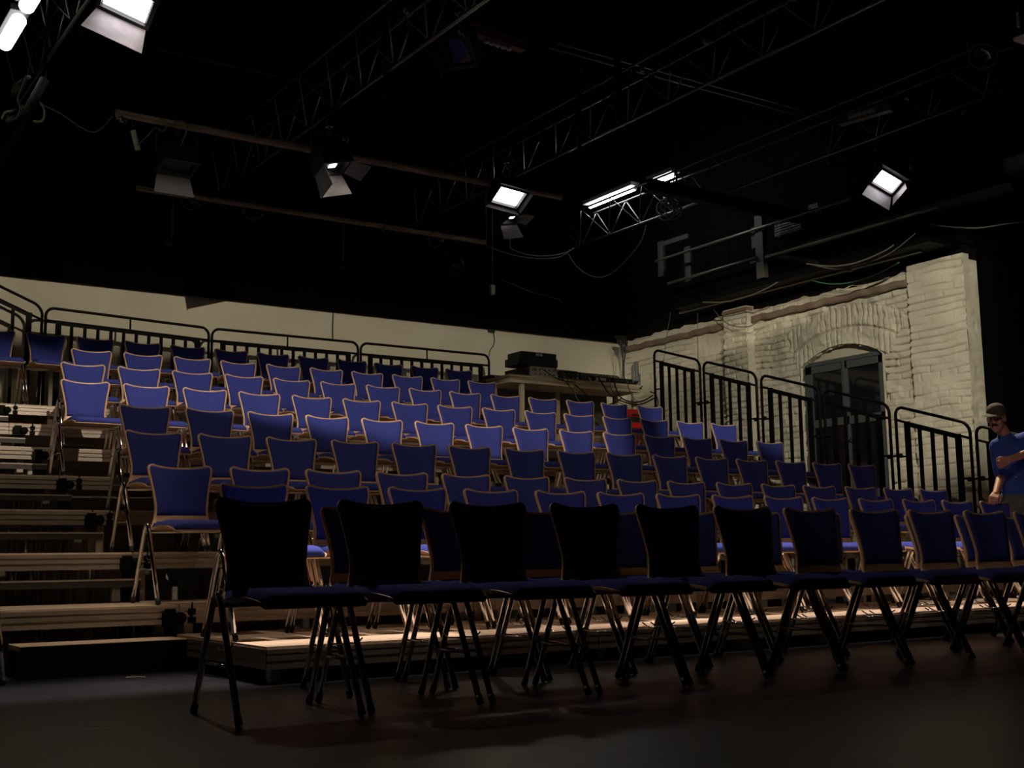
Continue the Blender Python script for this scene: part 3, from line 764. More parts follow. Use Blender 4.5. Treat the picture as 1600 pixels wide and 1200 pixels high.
# lamps that hang out of the frame over the stage and light the seating
def stage_spot(label, pos, target, power, angle, blend=.25, size=.012, col=WARM, up=None, down=None, left=None, right=None):
    """a spotlight with four barn doors; up/down/left/right = degrees from the beam axis where each door cuts the light"""
    pos = Vector(pos); d = (Vector(target)-pos).normalized()
    xh = Vector((0, 0, 1)).cross(d) * -1; xh.normalize()          # to the right of the beam
    t = thing('theatre_spotlight', label, 'stage lamp', pos, 0, 'spotlights over the stage')
    bm = bmesh.new(); lathe(bm, [(.06, -.50), (.10, -.46), (.11, -.22), (.11, -.02), (.125, -.01), (.125, .02), (.11, .02), (.10, -.03)], 16); oriented(bm, (0, 0, 0), d, xh); obj('barrel', bm, M['lampbody'], t)
    bm = bmesh.new(); lathe(bm, [(.092, -.026), (.092, -.020)], 16); oriented(bm, (0, 0, 0), d, xh); obj('lens', bm, M['bulb'], t)
    D = .34
    for ang, k in ((up, 0), (down, 1), (left, 2), (right, 3)):
        if ang is None: continue
        e = (D-.04)*math.tan(rad(ang)); W = .42; s0 = .13
        if k < 2: sg = (1 if k == 0 else -1) * 1
        else: sg = -1 if k == 2 else 1
        P = [(-.14, s0, .02), (.14, s0, .02), (W, max(e+.30, .2), D*.55), (W, e, D), (-W, e, D), (-W, max(e+.30, .2), D*.55)]
        P = [(-W, e+.36, D*.7), (W, e+.36, D*.7), (W, e, D), (-W, e, D)]
        bm = bmesh.new()
        tr = (lambda q, o: (q[0], sg*q[1], q[2]+o)) if k < 2 else (lambda q, o: (sg*q[1], q[0], q[2]+o))
        A = [bm.verts.new(tr(q, -.002)) for q in P]; B = [bm.verts.new(tr(q, .002)) for q in P]
        bm.faces.new(A); bm.faces.new(B[::-1])
        for q in range(4): bm.faces.new((A[q], B[q], B[(q+1) % 4], A[(q+1) % 4]))
        bmesh.ops.recalc_face_normals(bm, faces=bm.faces[:])
        # local y of oriented(): z cross x ; make +y point up in the room
        z = d; y = z.cross(xh); f = 1 if y.z > 0 else -1
        if f < 0: bm.transform(Matrix.Diagonal((1, -1, 1, 1))); bmesh.ops.recalc_face_normals(bm, faces=bm.faces[:])
        oriented(bm, (0, 0, 0), d, xh); obj('barn_door', bm, M['lampbody'], t)
        ab = bmesh.new(); q = ((0, .115, .0), (0, e+.20, D*.82)) if k < 2 else ((.115, 0, .0), (e+.20, 0, D*.82))
        pts = [Vector(tr(p, 0)) for p in q]
        if f < 0: pts = [Vector((p.x, -p.y, p.z)) for p in pts]
        tube(ab, pts, .008, 6); oriented(ab, (0, 0, 0), d, xh); obj('door_arm', ab, M['lampbody'], t)
    obj('hanger', tb([-d*.25+Vector((0, 0, .1)), Vector((-d.x*.25, -d.y*.25, 6.99-pos.z))], .012, 6), M['lampbody'], t)
    spot(t, pos+d*.04, target, power, angle, blend, size, col)
    return t
def aimed(pos, az, el, dist=10):
    """target for a beam: az degrees to the right of straight back, el degrees down"""
    a, e = rad(az), rad(el)
    return (pos[0]+dist*math.sin(a)*math.cos(e), pos[1]+dist*math.cos(a)*math.cos(e), pos[2]-dist*math.sin(e))
KP = (3.4, 5.6, 4.72)
stage_spot('spotlight over the stage that lights the upper middle rows', KP, aimed(KP, 13, 26), 700, 104, .4, up=12.2, down=11.5, left=30, right=31, col=(1, .84, .66), size=.006)
KP = (4.9, 5.0, 4.78)
stage_spot('spotlight over the stage that washes the cream rear wall', KP, aimed(KP, 7, 8), 1120, 110, .5, up=3.8, down=1.9, col=(1, .87, .68), size=.005)
KP = (6.6, 4.5, 4.75)
stage_spot('spotlight over the stage aimed at the brick wall and door', KP, aimed(KP, 42, 12), 980, 70, .5, up=6, down=15, left=18, right=15, col=(1, .90, .73))
KP = (1.6, 2.0, 6.2)  # unseen fill lamp, added to lift the general level of the rows
stage_spot('added weak wide fill spotlight, unseen over the stage, for all the rows', KP, aimed(KP, 38, 30), 330, 120, .6, up=13, down=17, size=.05)
for lab, KP, pw in (('overhead spotlight above the left end of the lowest platform', (3.2, 5.35, 5.7), 1700), ('overhead spotlight above the middle of the lowest platform', (6.1, 5.35, 5.8), 1150), ('overhead spotlight above the right of the lowest platform', (8.9, 5.35, 6.0), 750)):
    stage_spot(lab, KP, (KP[0], 5.98, 0), pw, 100, .7, size=.010, up=4.2, down=3.3, left=38, right=38, col=(1, .82, .67))
KP = (1.2, 5.2, 5.6)  # lamp added out of view to brighten the aisle steps and deck edges
stage_spot('added overhead spotlight, unseen, that brightens the left aisle steps', KP, (1.6, 7.7, .5), 420, 80, .6, size=.02, up=9, down=12, left=10, right=8)
# light of the visible floodlights
def lamp_beam(t, aim, power, angle, blend, off=.03, size=.10, col=WARM):
    p = t.location + Vector(aim).normalized()*off
    spot(t, p, p+Vector(aim), power, angle, blend, size, col)
lamp_beam(la, (.22, -.62, -.80), 150, 64, .6)
lamp_beam(lc, (-.10, -.62, -.76), 22, 80, .4)
lamp_beam(le, (-.85, -1.85, -3.1), 650, 34, .5)

# ------------------------------------------------------------------ cables, clamps and socket bars overhead
def cable(label, pts, r=.006, m='cable', name='cable', group='loose cables overhead'):
    pts = [Vector(p) for p in pts]; c = pts[0].copy()
    o = obj(name, tb([p-c for p in pts], r, 6), M[m], None, True); o.location = c
    return tag(o, label, 'cable', group)
def px(u, v, **k): return at(u, v, **k)
def smooth(pts, k=6):
    pts = [Vector(p) for p in pts]; out = []
    for i in range(len(pts)-1):
        p0 = pts[max(0, i-1)]; p1 = pts[i]; p2 = pts[i+1]; p3 = pts[min(len(pts)-1, i+2)]
        for j in range(k):
            t = j/k; out.append(.5*((2*p1)+(p2-p0)*t+(2*p0-5*p1+4*p2-p3)*t*t+(3*p1-p0-3*p2+p3)*t**3))
    out.append(pts[-1]); return out
def pcab(label, uv, r=.006, m='grey_cable', group='loose cables overhead', roof=False, **k):
    pts = smooth([at(u, v, **k) for u, v in uv])
    if roof: pts = [Vector((pts[0].x, pts[0].y, 6.99))] + pts
    return cable(label, pts, r, m, group=group)
pcab('thin cable sagging from the left cable bundle to the end of the upper pipe', ((62, 162), (95, 178), (130, 201), (152, 205), (176, 182)), .006, y=P1Y)
pcab('looped cable on the upper pipe near its left end', ((250, 186), (262, 192), (255, 205), (243, 200), (228, 215), (215, 226)), .006, y=P1Y-.038)
pcab('pale looped cable above the unlit floodlight', ((265, 198), (276, 190), (289, 192), (291, 205), (285, 222), (282, 228)), .008, y=P1Y-.038)
pcab('cable loop hanging on the lower pipe near its left end', ((290, 303), (284, 315), (290, 325), (303, 327), (316, 317)), .006, y=P2Y-.034)
pcab('second cable loop hanging on the lower pipe', ((382, 312), (398, 318), (411, 330), (405, 341), (390, 342), (378, 332)), .006, y=P2Y-.034)
pcab('cable loop hanging on the lower pipe near its right end', ((685, 362), (673, 366), (670, 378), (678, 386), (689, 382)), .007, y=P2Y-.034)
pcab('slack cable bundle below the smaller floodlight', ((797, 388), (820, 397), (850, 400), (880, 396), (897, 388)), .008, 'grey_cable', roof=True, y=12.9)
pcab('slack cable under the first one below the smaller floodlight', ((760, 384), (800, 398), (840, 404), (875, 401), (893, 390)), .006, 'grey_cable', roof=True, y=12.95)
pcab('cable sagging below the bright lattice truss', ((888, 397), (900, 415), (920, 430), (945, 432), (970, 415), (1000, 380), (1010, 352)), .008, 'grey_cable', x=10.15)
pcab('thin bent wire hanging on the black cloth above the table', ((782, 437), (800, 444), (830, 456), (860, 464), (874, 468), (879, 474)), .008, 'grey_cable', y=14.412)
pcab('long cable sagging beneath the wall gallery', ((1098, 472), (1130, 472), (1165, 464), (1195, 452), (1215, 441)), .009, 'galpipe', x=11.2)
pcab('cable drooping across the brick pilaster', ((1115, 484), (1128, 499), (1142, 508), (1160, 511), (1176, 508), (1190, 496)), .007, 'grey_cable', x=11.5)
pcab('slack cable hung above the brick pier', ((1260, 412), (1300, 416), (1340, 410), (1380, 393), (1396, 383)), .009, 'galpipe', x=11.0)
pcab('second slack cable hung above the brick pier', ((1270, 414), (1310, 421), (1350, 412), (1390, 396), (1430, 365)), .007, 'grey_cable', x=11.1)
pcab('dark green cable along the top of the brick wall', ((1250, 432), (1290, 443), (1330, 441), (1370, 428), (1405, 410)), .008, 'green_cable', x=11.5)
pcab('pale wire swinging over the brick pier into the dark', ((1452, 350), (1490, 355), (1530, 356), (1570, 350), (1605, 345)), .009, 'grey_cable', x=11.4)
pcab('thin green wire hanging down to the uppermost sloping rail', ((1048, 488), (1046, 500), (1041, 530), (1037, 560), (1028, 585), (1023, 610)), .004, 'green_cable', x=11.5)
pcab('thin pale wire hanging down the brick wall', ((1090, 488), (1090, 520), (1091, 560), (1093, 590)), .004, 'grey_cable', x=11.6)
for k, (du, dv) in enumerate(((0, 0), (5, 3), (-6, 4))):
    pcab('coil of cable on the bright lattice truss, %s turn' % ORD[k], [(1046+du+14*math.cos(a), 318+dv+14*math.sin(a)+6*a/6) for a in [i*.5 for i in range(26)]], .008, 'grey_cable', x=10.05)
# bundle of black cables at the left
for k in range(5):
    base = [(40+k*2, 120), (34-k*3, 135), (27-k*2, 155+k*2), (31+k*3, 170), (24-k*4, 185+k), (8+k*2, 190-k*3)]
    pcab('black cable of the bundle on the left boom, %s strand from the right' % ORD[k], base, .012, 'cable', 'cable bundle on the left boom', y=9.0+.04*k)
pcab('pale cable loop hanging from the left boom', ((2, 186), (8, 176), (22, 173), (28, 172)), .010, 'grey_cable', y=9.1)
pcab('pale cable loop hanging right of the left boom', ((62, 160), (68, 170), (69, 182), (64, 190), (52, 190)), .010, 'grey_cable', y=9.15)
p0, p1 = at(70, 124, y=9.3), at(-10, 270, y=9.3)
t = thing('lighting_boom', 'slanting black boom carrying a cable bundle at the far left', 'boom', p0, 0)
obj('boom_tube', tb([(0, 0, 0), p1-p0], .035, 10), M['black_metal'], t); obj('hanger', tb([(0, 0, 0), (0, 0, 6.99-p0.z)], .012, 6), M['black_metal'], t)
# pipe clamps
for k, (u, v, z, y, lab) in enumerate(((190, 183, 0, P1Y, 'on the left end of the upper pipe'), (332, 309, 0, P2Y, 'third on the lower pipe from its left end'), (303, 312, 0, P2Y, 'left of the cable loop on the lower pipe'),
        (380, 325, 0, P2Y, 'beside the second cable loop on the lower pipe'), (533, 413, 0, 14.2, 'at the foot of a wire on the black cloth'), (264, 378, 0, 14.2, 'hanging low on the black cloth at the left'), (599, 356, 0, P2Y, 'in the middle of the lower pipe'),
        (689, 372, 0, P2Y, 'near the right end of the lower pipe'), (1003, 105, 0, a3.y, 'left one on the thin steel tubes'), (1022, 104, 0, a3.y, 'right one on the thin steel tubes'), (1103, 60, 0, 7.2, 'alone high in the dark roof'),
        (1505, 172, 0, 7.4, 'glinting at the upper right'), (1417, 148, 0, 7.6, 'glinting beside the socket bar at the right'), (1370, 230, 0, 8.6, 'above the right hand floodlight'), (1295, 250, 0, 9.3, 'left of the right hand floodlight'), (538, 213, 0, P1Y, 'above the side-on floodlight'), (635, 12, 0, 8.0, 'at the top edge left of the middle'),
        (720, 45, 0, 8.4, 'above the unlit square lamp'), (815, 265, 0, P1Y, 'above the brightest floodlight'))):
    p = at(u, v, y=y)
    t = thing('pipe_clamp', 'small steel pipe clamp, ' + lab, 'clamp', p, rad(k*37 % 60), 'small pipe clamps')
    bm = bmesh.new(); lathe(bm, [(.018, -.05), (.026, -.04), (.026, .0), (.012, .01), (.012, .05)], 8); obj('hook', bm, M['truss'], t)
    if y not in (P1Y, P2Y, a3.y): obj('hanging_wire', tb([(0, 0, .05), (0, 0, 6.99-p.z)], .004, 5), M['black_metal'], t)
    bm = bmesh.new(); tube(bm, [(-.05, 0, -.02), (.05, 0, -.02)], .012, 6); tube(bm, [(.045, 0, -.05), (.045, 0, .02)], .008, 6); obj('wing_bolt', bm, M['truss'], t)
# thin safety wires dropping from the pipes; plug box wire extended upward as support
for (u, v0, v1, y, lab) in ((270, 303, 372, P2Y, 'left thin wire dropping from the lower pipe'), (537, 346, 408, P2Y, 'middle thin wire dropping from the lower pipe'), (770, 80, 444, 14.12, 'wire extended up to the roof, holding the hanging plug box')):
    a_, b_ = at(u, v0, y=y), at(u-1, v1, y=y)
    cable(lab, [a_, b_], .007, 'grey_cable', 'hanging_wire')
p = at(769, 453, y=14.12)
t = thing('plug_box', 'small pale plug box hanging on a wire against the black cloth', 'socket', p)
obj('case', bx(-.035, .035, -.03, .03, -.07, .07, bev=.01), M['tableleg'], t); obj('cable_gland', tb([(0, 0, .07), (0, 0, .10)], .014, 8), M['lampbody'], t)
p = at(211, 219, y=P1Y)
t = thing('plug_box', 'pale cylindrical plug hanging below the left end of the upper pipe', 'socket', p)
obj('case', tb([(-.02, 0, .09), (.03, 0, -.09)], .028, 10), M['tableleg'], t); obj('cable_gland', tb([(-.02, 0, .09), (-.04, 0, .22)], .006, 6), M['cable'], t)
# socket bars
def socket_bar(label, p0, p1, m, n, sw):
    p0, p1 = Vector(p0), Vector(p1); c = (p0+p1)/2; d = (p1-p0); L = d.length/2
    t = thing('socket_bar', label, 'socket bar', c, math.atan2(d.y, d.x), 'socket bars')
    obj('channel', bx(-L, L, -.045, .045, -.05, .05, bev=.006), M[m], t)
    for k in range(n):
        x = -L*.55 + 1.1*L*(k+.5)/n
        bm = bmesh.new(); lathe(bm, [(.030, 0), (.032, .02), (.026, .03)], 10); oriented(bm, (x, -.045 if sw else 0, 0 if sw else -.05), (0, -1, 0) if sw else (0, 0, -1)); obj('socket', bm, M['sock'], t, True)
    obj('hanger', tb([(-L*.7, 0, .05), (-L*.7, 0, 6.98-c.z)], .006, 5), M['black_metal'], t); obj('hanger', tb([(L*.7, 0, .05), (L*.7, 0, 6.98-c.z)], .006, 5), M['black_metal'], t)
socket_bar('orange brown socket bar hanging high in the middle of the roof', at(737, 46, z=5.35), at(817, 73, z=5.35), 'conduit', 5, False)
socket_bar('dark socket bar with a row of pale sockets high at the right', at(1312, 190, z=5.2), at(1393, 166, z=5.2), 'gallery', 6, True)

# ------------------------------------------------------------------ steel gallery on the right, above the brick wall
GX = 11.25
t = thing('wall_gallery', 'dark steel gallery with tube rails high on the right above the brick wall', 'gallery', (GX, 11.1, 4.2))
def rel(p): return Vector(p)-Vector((GX, 11.1, 4.2))
g0, g1 = at(1025, 408, x=GX), at(1330, 317, x=GX)
obj('rail_tube', tb([rel(g0), rel((GX, g1.y, g0.z))], .020, 10), M['galpipe'], t)
g0, g1 = at(1044, 443, x=GX), at(1182, 404, x=GX)
obj('rail_tube', tb([rel(g0), rel((GX, g1.y, g0.z))], .020, 10), M['galpipe'], t)
g0, g1 = at(1196, 402, x=GX), at(1335, 362, x=GX)
obj('rail_tube', tb([rel(g0), rel((GX, g1.y-1.2, g0.z))], .020, 10), M['galpipe'], t)
q = at(1183, 336, x=GX+.02); q2 = at(1186, 435, x=GX+.02)
r_ = rel((GX+.06, q.y, q2.z)); obj('upright', bx(r_.x-.03, r_.x+.05, r_.y-.07, r_.y+.07, r_.z, rel(q).z, bev=.006), M['gallery'], t)
obj('junction_box', bx(r_.x, r_.x+.10, r_.y+.07, r_.y+.17, rel(at(1180, 385, x=GX)).z, rel(at(1176, 352, x=GX)).z, bev=.008), M['gallery'], t)
for (ua, ub, va, vb_) in ((1024, 1038, 377, 432), (1068, 1078, 385, 440)):
    a_, b_ = at((ua+ub)/2, va, x=GX+.2), at((ua+ub)/2, vb_, x=GX+.2); w = .06
    ra, rb = rel(a_), rel(b_); obj('frame_post', bx(ra.x, ra.x+.05, ra.y-w, ra.y+w, rb.z, ra.z, bev=.005), M['gallery'], t)
a_, b_ = rel(at(1031, 379, x=GX+.2)), rel(at(1075, 388, x=GX+.2)); obj('frame_beam', bx(a_.x, a_.x+.05, b_.y, a_.y, a_.z-.07, a_.z, bev=.005), M['gallery'], t)
f0 = rel(at(1100, 475, x=GX)); obj('walkway', bx(-.0, .60, -2.7, 1.6, rel((0, 0, 4.05)).z, rel((0, 0, 4.12)).z), M['black_metal'], t)
obj('bracket', tb([rel((GX, 10.6, 4.12)), rel((GX+.55, 10.1, 4.02))], .04, 6), M['black_metal'], t)
obj('bracket', tb([rel((GX+.03, 10.9, 4.45)), rel((GX+.03, 10.0, 4.14))], .045, 6), M['black_metal'], t)
# long straight tube under the gallery
c0, c1 = at(1062, 489, x=11.5), at(1440, 392, x=11.5); zc = (c0.z+c1.z)/2
pipe('long straight tube running along the top of the brick wall', (11.5, c0.y, c0.z), (11.5, c1.y, c1.z), .018, M['galpipe'], 2)
# vent grilles
def grille(label, u0, v0, u1, v1, x, nb, cols, z_h):
    a_, b_ = at(u0, v0, x=x), at(u1, v1, x=x); z0, z1 = b_.z, b_.z+z_h
    y0, y1 = min(a_.y, b_.y), max(a_.y, b_.y); c = Vector((x, (y0+y1)/2, z0))
    t = thing('vent_grille', label, 'vent', c, 0, 'vent grilles'); L = (y1-y0)/2; Hh = z1-z0
    bm = bmesh.new(); box(bm, 0, .03, -L-.02, L+.02, -.02, 0); box(bm, 0, .03, -L-.02, L+.02, Hh, Hh+.02); box(bm, 0, .03, -L-.02, -L, 0, Hh); box(bm, 0, .03, L, L+.02, 0, Hh); obj('frame', bm, M['gallery'], t)
    bm = bmesh.new()
    for k in range(nb):
        z = Hh*(k+.5)/nb; box(bm, -.004, .012, -L, L, z-Hh/nb*.22, z+Hh/nb*.22)
    for k in range(cols):
        y = -L+2*L*(k+1)/(cols+1); box(bm, .012, .02, y-.006, y+.006, 0, Hh)
    obj('louvres', bm, M['grille'], t)
    obj('duct_back', bx(.06, .3, -L-.02, L+.02, -.02, Hh+.02), M['gallery'], t)
grille('pale louvred vent grille behind the gallery upright', 1212, 363, 1250, 356, 11.62, 5, 6, .17)
grille('small louvred vent grille left of the right hand floodlight', 1265, 335, 1276, 331, 11.62, 4, 2, .10)
grille('vent grille high at the right edge of the picture', 1571, 263, 1612, 255, 11.62, 6, 9, .13)
d_ = at(1300, 330, x=11.62)
o = obj('air_duct', bx(11.66, 11.80, 7.6, 11.6, 4.52, 4.60), M['gallery']); tag(o, 'long dark air duct behind the vent grilles, above the gallery', 'duct')
p = at(1426, 262, y=9.0)
t = thing('warning_light', 'small red lamp in the dark right of the lone floodlight', 'lamp', p); bm = bmesh.new(); lathe(bm, [(.03, -.03), (.045, -.02), (.045, .03), (.02, .05)], 12); obj('red_dome', bm, M['redlens'], t, True); obj('base_plate', bx(-.05, .05, -.05, .05, .05, .065), M['lampbody'], t)
obj('hanger', tb([(0, 0, .065), (0, 0, 6.99-p.z)], .006, 5), M['black_metal'], t)
# a work light in the far upper right corner, cut by the frame
p = at(1591, 32, z=5.0)
t = thing('work_light', 'white strip light cut off by the top right corner', 'lamp', p); obj('tube_lamp', tb([(0, 0, -.06), (0, 0, .07)], .014, 8), M['white_enamel'], t)
obj('reflector', bx(-.02, .35, -.05, .05, -.17, -.14, bev=.006), M['white_enamel'], t); obj('bracket', tb([(.02, 0, -.14), (.02, 0, 1.99)], .010, 6), M['lampbody'], t)

# ------------------------------------------------------------------ technician's table behind the sixth tier
TX0, TX1, TY0, TY1 = at(796, 585, y=12.42).x, 10.36, 12.42, 12.98
TZ = at(900, 593, y=12.42).z; base = LV[6]+.01
t = thing('technician_table', 'high plywood technician table with layered edge beside the rear rail', 'table', ((TX0+TX1)/2, (TY0+TY1)/2, base))
w, dp = (TX1-TX0)/2, (TY1-TY0)/2; hz = TZ-base
bm = bmesh.new(); box(bm, -w, w, -dp, dp, hz-.03, hz, bev=.003); box(bm, -w+.015, w-.015, -dp+.012, dp, hz-.062, hz-.032); box(bm, -w+.005, w-.005, -dp+.004, dp, hz-.10, hz-.064)
obj('table_top', bm, M['tabletop'], t)
for (x, y) in ((-w+.07, dp-.1), (-w+.22, -dp+.06), (w-.08, -dp+.06), (w-.08, dp-.1), (0, dp-.1)): obj('leg', bx(x-.028, x+.028, y-.028, y+.028, 0, hz-.10, bev=.004), M['tableleg'], t)
obj('stretcher', bx(-w+.05, -w+.25, -dp+.04, -dp+.08, .28, .33), M['tableleg'], t)
zt = TZ
def onX(u, y=12.62): return at(u, 580, y=y).x
def gear(name, label, u0, u1, v0, v1, y0, y1, m, z0=None, cat='audio device'):
    x0, x1 = onX(u0, y0), onX(u1, y0); z0 = zt if z0 is None else z0; h = at(0, v0, y=y0).z-at(0, v1, y=y0).z if False else (v1-v0)*.0079
    t = thing(name, label, cat, ((x0+x1)/2, (y0+y1)/2, z0), 0, 'gear on the technician table'); 
    obj('case', bx(-(x1-x0)/2, (x1-x0)/2, -(y1-y0)/2, (y1-y0)/2, .0, h, bev=.006), M[m], t)
    return t, (x1-x0)/2, (y1-y0)/2, h, z0+h
def knobs(t, w, d, h, nx, nz, m='black_plastic', r=.008, nm='knob', wfrac=.85):
    for i in range(nx):
        for j in range(nz):
            bm = bmesh.new(); lathe(bm, [(r, 0), (r*.85, .014)], 8)
            oriented(bm, (-w*wfrac+2*w*wfrac*(i+.5)/nx, -d, h*(j+.7)/(nz+.4)), (0, -1, 0)); obj(nm, bm, M[m], t)
g, w_, d_, h_, z1 = gear('silver_mixer', 'silver mixer front at the bottom of the gear stack', 829, 872, 565, 583, 12.50, 12.80, 'silver_panel'); knobs(g, w_, d_, h_, 5, 2)
obj('label_plate', bx(-w_*.9, -w_*.55, -d_-.003, -d_, h_*.55, h_*.9), M['tabletop'], g)
g2, w2, d2, h2, z2 = gear('black_box', 'small black box left of the silver mixer', 809, 827, 568, 580, 12.50, 12.80, 'black_plastic', zt); obj('speaker_cone', tb([(0, -d2-.002, h2*.5), (0, -d2+.01, h2*.5)], .03, 14), M['cable'], g2)
g3, w3, d3, h3, z3 = gear('amplifier', 'wide black amplifier in the middle of the gear stack', 812, 872, 552, 564.5, 12.48, 12.82, 'black_plastic', z1+.004); knobs(g3, w3, d3, h3, 4, 1, 'red', .005, 'indicator', .5)
obj('front_plate', bx(-w3*.95, w3*.95, -d3-.005, -d3, h3*.1, h3*.9), M['lampbody'], g3)
g4, w4, d4, h4, z4 = gear('amplifier', 'black amplifier with a white tag on top of the gear stack', 815, 870, 542, 551.5, 12.50, 12.82, 'black_plastic', z3+.004)
obj('name_tag', bx(-.05, .05, -d4-.003, -d4, h4*.35, h4*.8), M['white_enamel'], g4); knobs(g4, w4, d4, h4, 3, 1, 'cable', .006)
g5, w5, d5, h5, z5 = gear('patch_unit', 'jumble of black patch gear right of the silver mixer', 875, 908, 568, 583, 12.52, 12.80, 'black_plastic'); knobs(g5, w5, d5, h5, 4, 2, 'silver_panel', .007, 'jack_plug')
bm = bmesh.new(); box(bm, -w5*.9, w5*.95, -d5*.6, d5*.6, h5, h5+.02); obj('lid', bm, M['band'], g5)
x0, x1 = onX(915), onX(975)
t2 = thing('lighting_desk', 'long black lighting desk with faders on the right half of the table', 'lighting desk', ((x0+x1)/2, 12.61, zt), 0, 'gear on the technician table')
W2 = (x1-x0)/2; bm = bmesh.new(); va = []
for (y, z) in ((-.17, 0), (-.17, .07), (.08, .125), (.16, .165), (.17, 0)): va.append((y, z))
A = [bm.verts.new((-W2, y, z)) for y, z in va]; B = [bm.verts.new((W2, y, z)) for y, z in va]; bm.faces.new(A); bm.faces.new(B[::-1])
for k in range(5): bm.faces.new((A[k], B[k], B[(k+1) % 5], A[(k+1) % 5]))
bmesh.ops.recalc_face_normals(bm, faces=bm.faces[:]); obj('console', bm, M['black_plastic'], t2)
for k in range(12):
    xx = -W2*.9+1.8*W2*(k+.5)/12; obj('fader', bx(xx-.007, xx+.007, -.10, -.075, .080, .105), M['silver_panel'], t2)
obj('display', bx(-W2*.9, -W2*.4, -.174, -.17, .02, .055), M['silver_panel'], t2)
# monitor seen edge-on
mx = onX(996); t3 = thing('monitor', 'thin flat monitor turned edge-on at the right end of the table', 'monitor', (mx, 12.66, zt), rad(237), 'gear on the technician table')
obj('base', bx(-.10, .10, -.08, .08, 0, .015, bev=.004), M['black_plastic'], t3); obj('stand', bx(-.02, .02, .01, .05, .015, .2), M['black_plastic'], t3)
bm = bmesh.new(); box(bm, -.2, .2, -.035, .02, .06, .33, bev=.006); sc_ = obj('panel', bm, M['black_plastic'], t3); obj('screen', bx(-.185, .185, -.04, -.035, .075, .315), M['screen'], sc_)
t4 = thing('post_stub', 'short dark post standing behind the monitor', 'post', (mx+.13, 12.75, zt), 0); obj('stub', bx(-.015, .015, -.015, .015, 0, .21), M['gallery'], t4); obj('foot', bx(-.03, .03, -.03, .03, 0, .01), M['gallery'], t4)
# hanging leads in front of the table edge
tabz = TZ; fy = TY0-.03
for k, (uv, m, r) in enumerate((([(864, 568), (872, 585), (884, 597), (893, 608), (899, 618)], 'cable', .006), ([(880, 580), (886, 592), (890, 605), (892, 612)], 'green_cable', .006), ([(846, 575), (858, 584), (872, 592), (886, 596), (900, 597)], 'cable', .006),
     ([(897, 600), (912, 612), (926, 626), (940, 634), (958, 630), (972, 622)], 'cable', .009), ([(958, 590), (962, 605), (969, 620), (985, 628), (1003, 627), (1020, 618)], 'cable', .010), ([(935, 590), (944, 604), (955, 618), (975, 628), (1000, 632), (1022, 622)], 'cable', .010),
     ([(979, 593), (984, 610), (992, 624), (1006, 631)], 'grey_cable', .006), ([(905, 583), (898, 600), (901, 622), (915, 634)], 'green_cable', .006), ([(952, 590), (955, 606), (962, 624), (974, 632)], 'grey_cable', .006), ([(1016, 612), (1024, 616), (1028, 628), (1026, 640)], 'cable', .009), ([(920, 590), (926, 597), (934, 594)], 'tableleg', .012))):
    cable('lead hanging over the front edge of the technician table, %s' % ['thick one under the patch gear', 'short green one', 'one running from the silver mixer', 'long low loop', 'upper thick loop at the right', 'lower thick loop at the right', 'thin pale one near the monitor', 'long green one', 'thin pale one below the desk', 'black one at the table corner', 'pale twisted stub below the desk'][k],
          smooth([at(u, v, y=TY0-.012-.001*k) for u, v in uv]), r, m, group='leads of the technician table')
# cables rising in the corner behind the table
for k, (u0, u1, u2) in enumerate(((968, 971, 974), (971, 973, 973), (974, 977, 975))):
    pcab('black cable running down the room corner behind the table, %s from the left' % ORD[k], ((u0, 530), (u1, 548), (u2, 570), (u2+.5, 592)), .011, 'cable', 'cables in the room corner', y=13.9)
pk = at(970, 528, y=13.95)
t = thing('cable_tie_rack', 'black tangle of plugs at the top of the room corner', 'plugs', pk); obj('rack_bar', bx(-.10, .10, -.03, .03, -.02, .03), M['cable'], t)
for k in range(5): obj('plug', tb([(-.08+.04*k, -.02, 0), (-.085+.042*k, -.03, -.09-.03*(k % 3))], .016, 7), M['cable'], t)
# dark boxes and boards under and beside the table
o = thing('storage_cabinet', 'dark olive covered cabinet between the rear rail and the table', 'cabinet', (9.28, 13.42, LV[7]+.01))
cw = 9.28-at(777, 600, y=13.1).x
cz_ = at(785, 590, y=13.1).z-LV[7]-.01
obj('body', bx(-cw, 1.05, -.29, .30, 0, cz_-.025), M['olive'], o); obj('cover_board', bx(-cw-.02, 1.07, -.31, .32, cz_-.025, cz_), M['olive'], o)
bx_ = thing('black_device', 'small black device lying on the dark olive cabinet', 'audio device', (at(778, 585, y=13.2).x, 13.32, LV[7]+.01+cz_), 0)
obj('case', bx(-.11, .11, -.09, .09, 0, .05, bev=.008), M['black_plastic'], bx_); obj('knob', bx(-.03, .0, -.098, -.09, .015, .035), M['silver_panel'], bx_)
t = thing('red_case', 'bright red case with a black strap band under the right end of the table', 'case', (10.0, 12.23, LV[6]+.01))
obj('body', bx(-.24, .20, -.14, .14, 0, .57, bev=.012), M['red'], t); obj('strap_band', bx(-.243, .203, -.144, .144, .40, .47, bev=.004), M['black_plastic'], t); obj('handle', tb([(-.08, -.145, .5), (-.08, -.18, .5), (.08, -.18, .5), (.08, -.145, .5)], .010, 6), M['black_plastic'], t)
# small black box with cable on the rear wall above the rail
p = at(768, 513, y=WY-.03)
t = thing('wall_box', 'small black box on the cream rear wall above the rail end', 'socket', p)
obj('case', bx(-.05, .05, -.02, .03, -.06, .06, bev=.006), M['black_plastic'], t)
obj('lead', tb(smooth([(.03, 0, -.06), (.05, 0, -.15), (.03, 0, -.25), (-.03, 0, -.33), (-.05, 0, -.42)]), .006, 6), M['cable'], t)
pcab('thin dark wire running down the cream rear wall', ((521, 484), (520, 505), (520, 530)), .008, 'cable', 'wires on the rear wall', y=WY-.02)
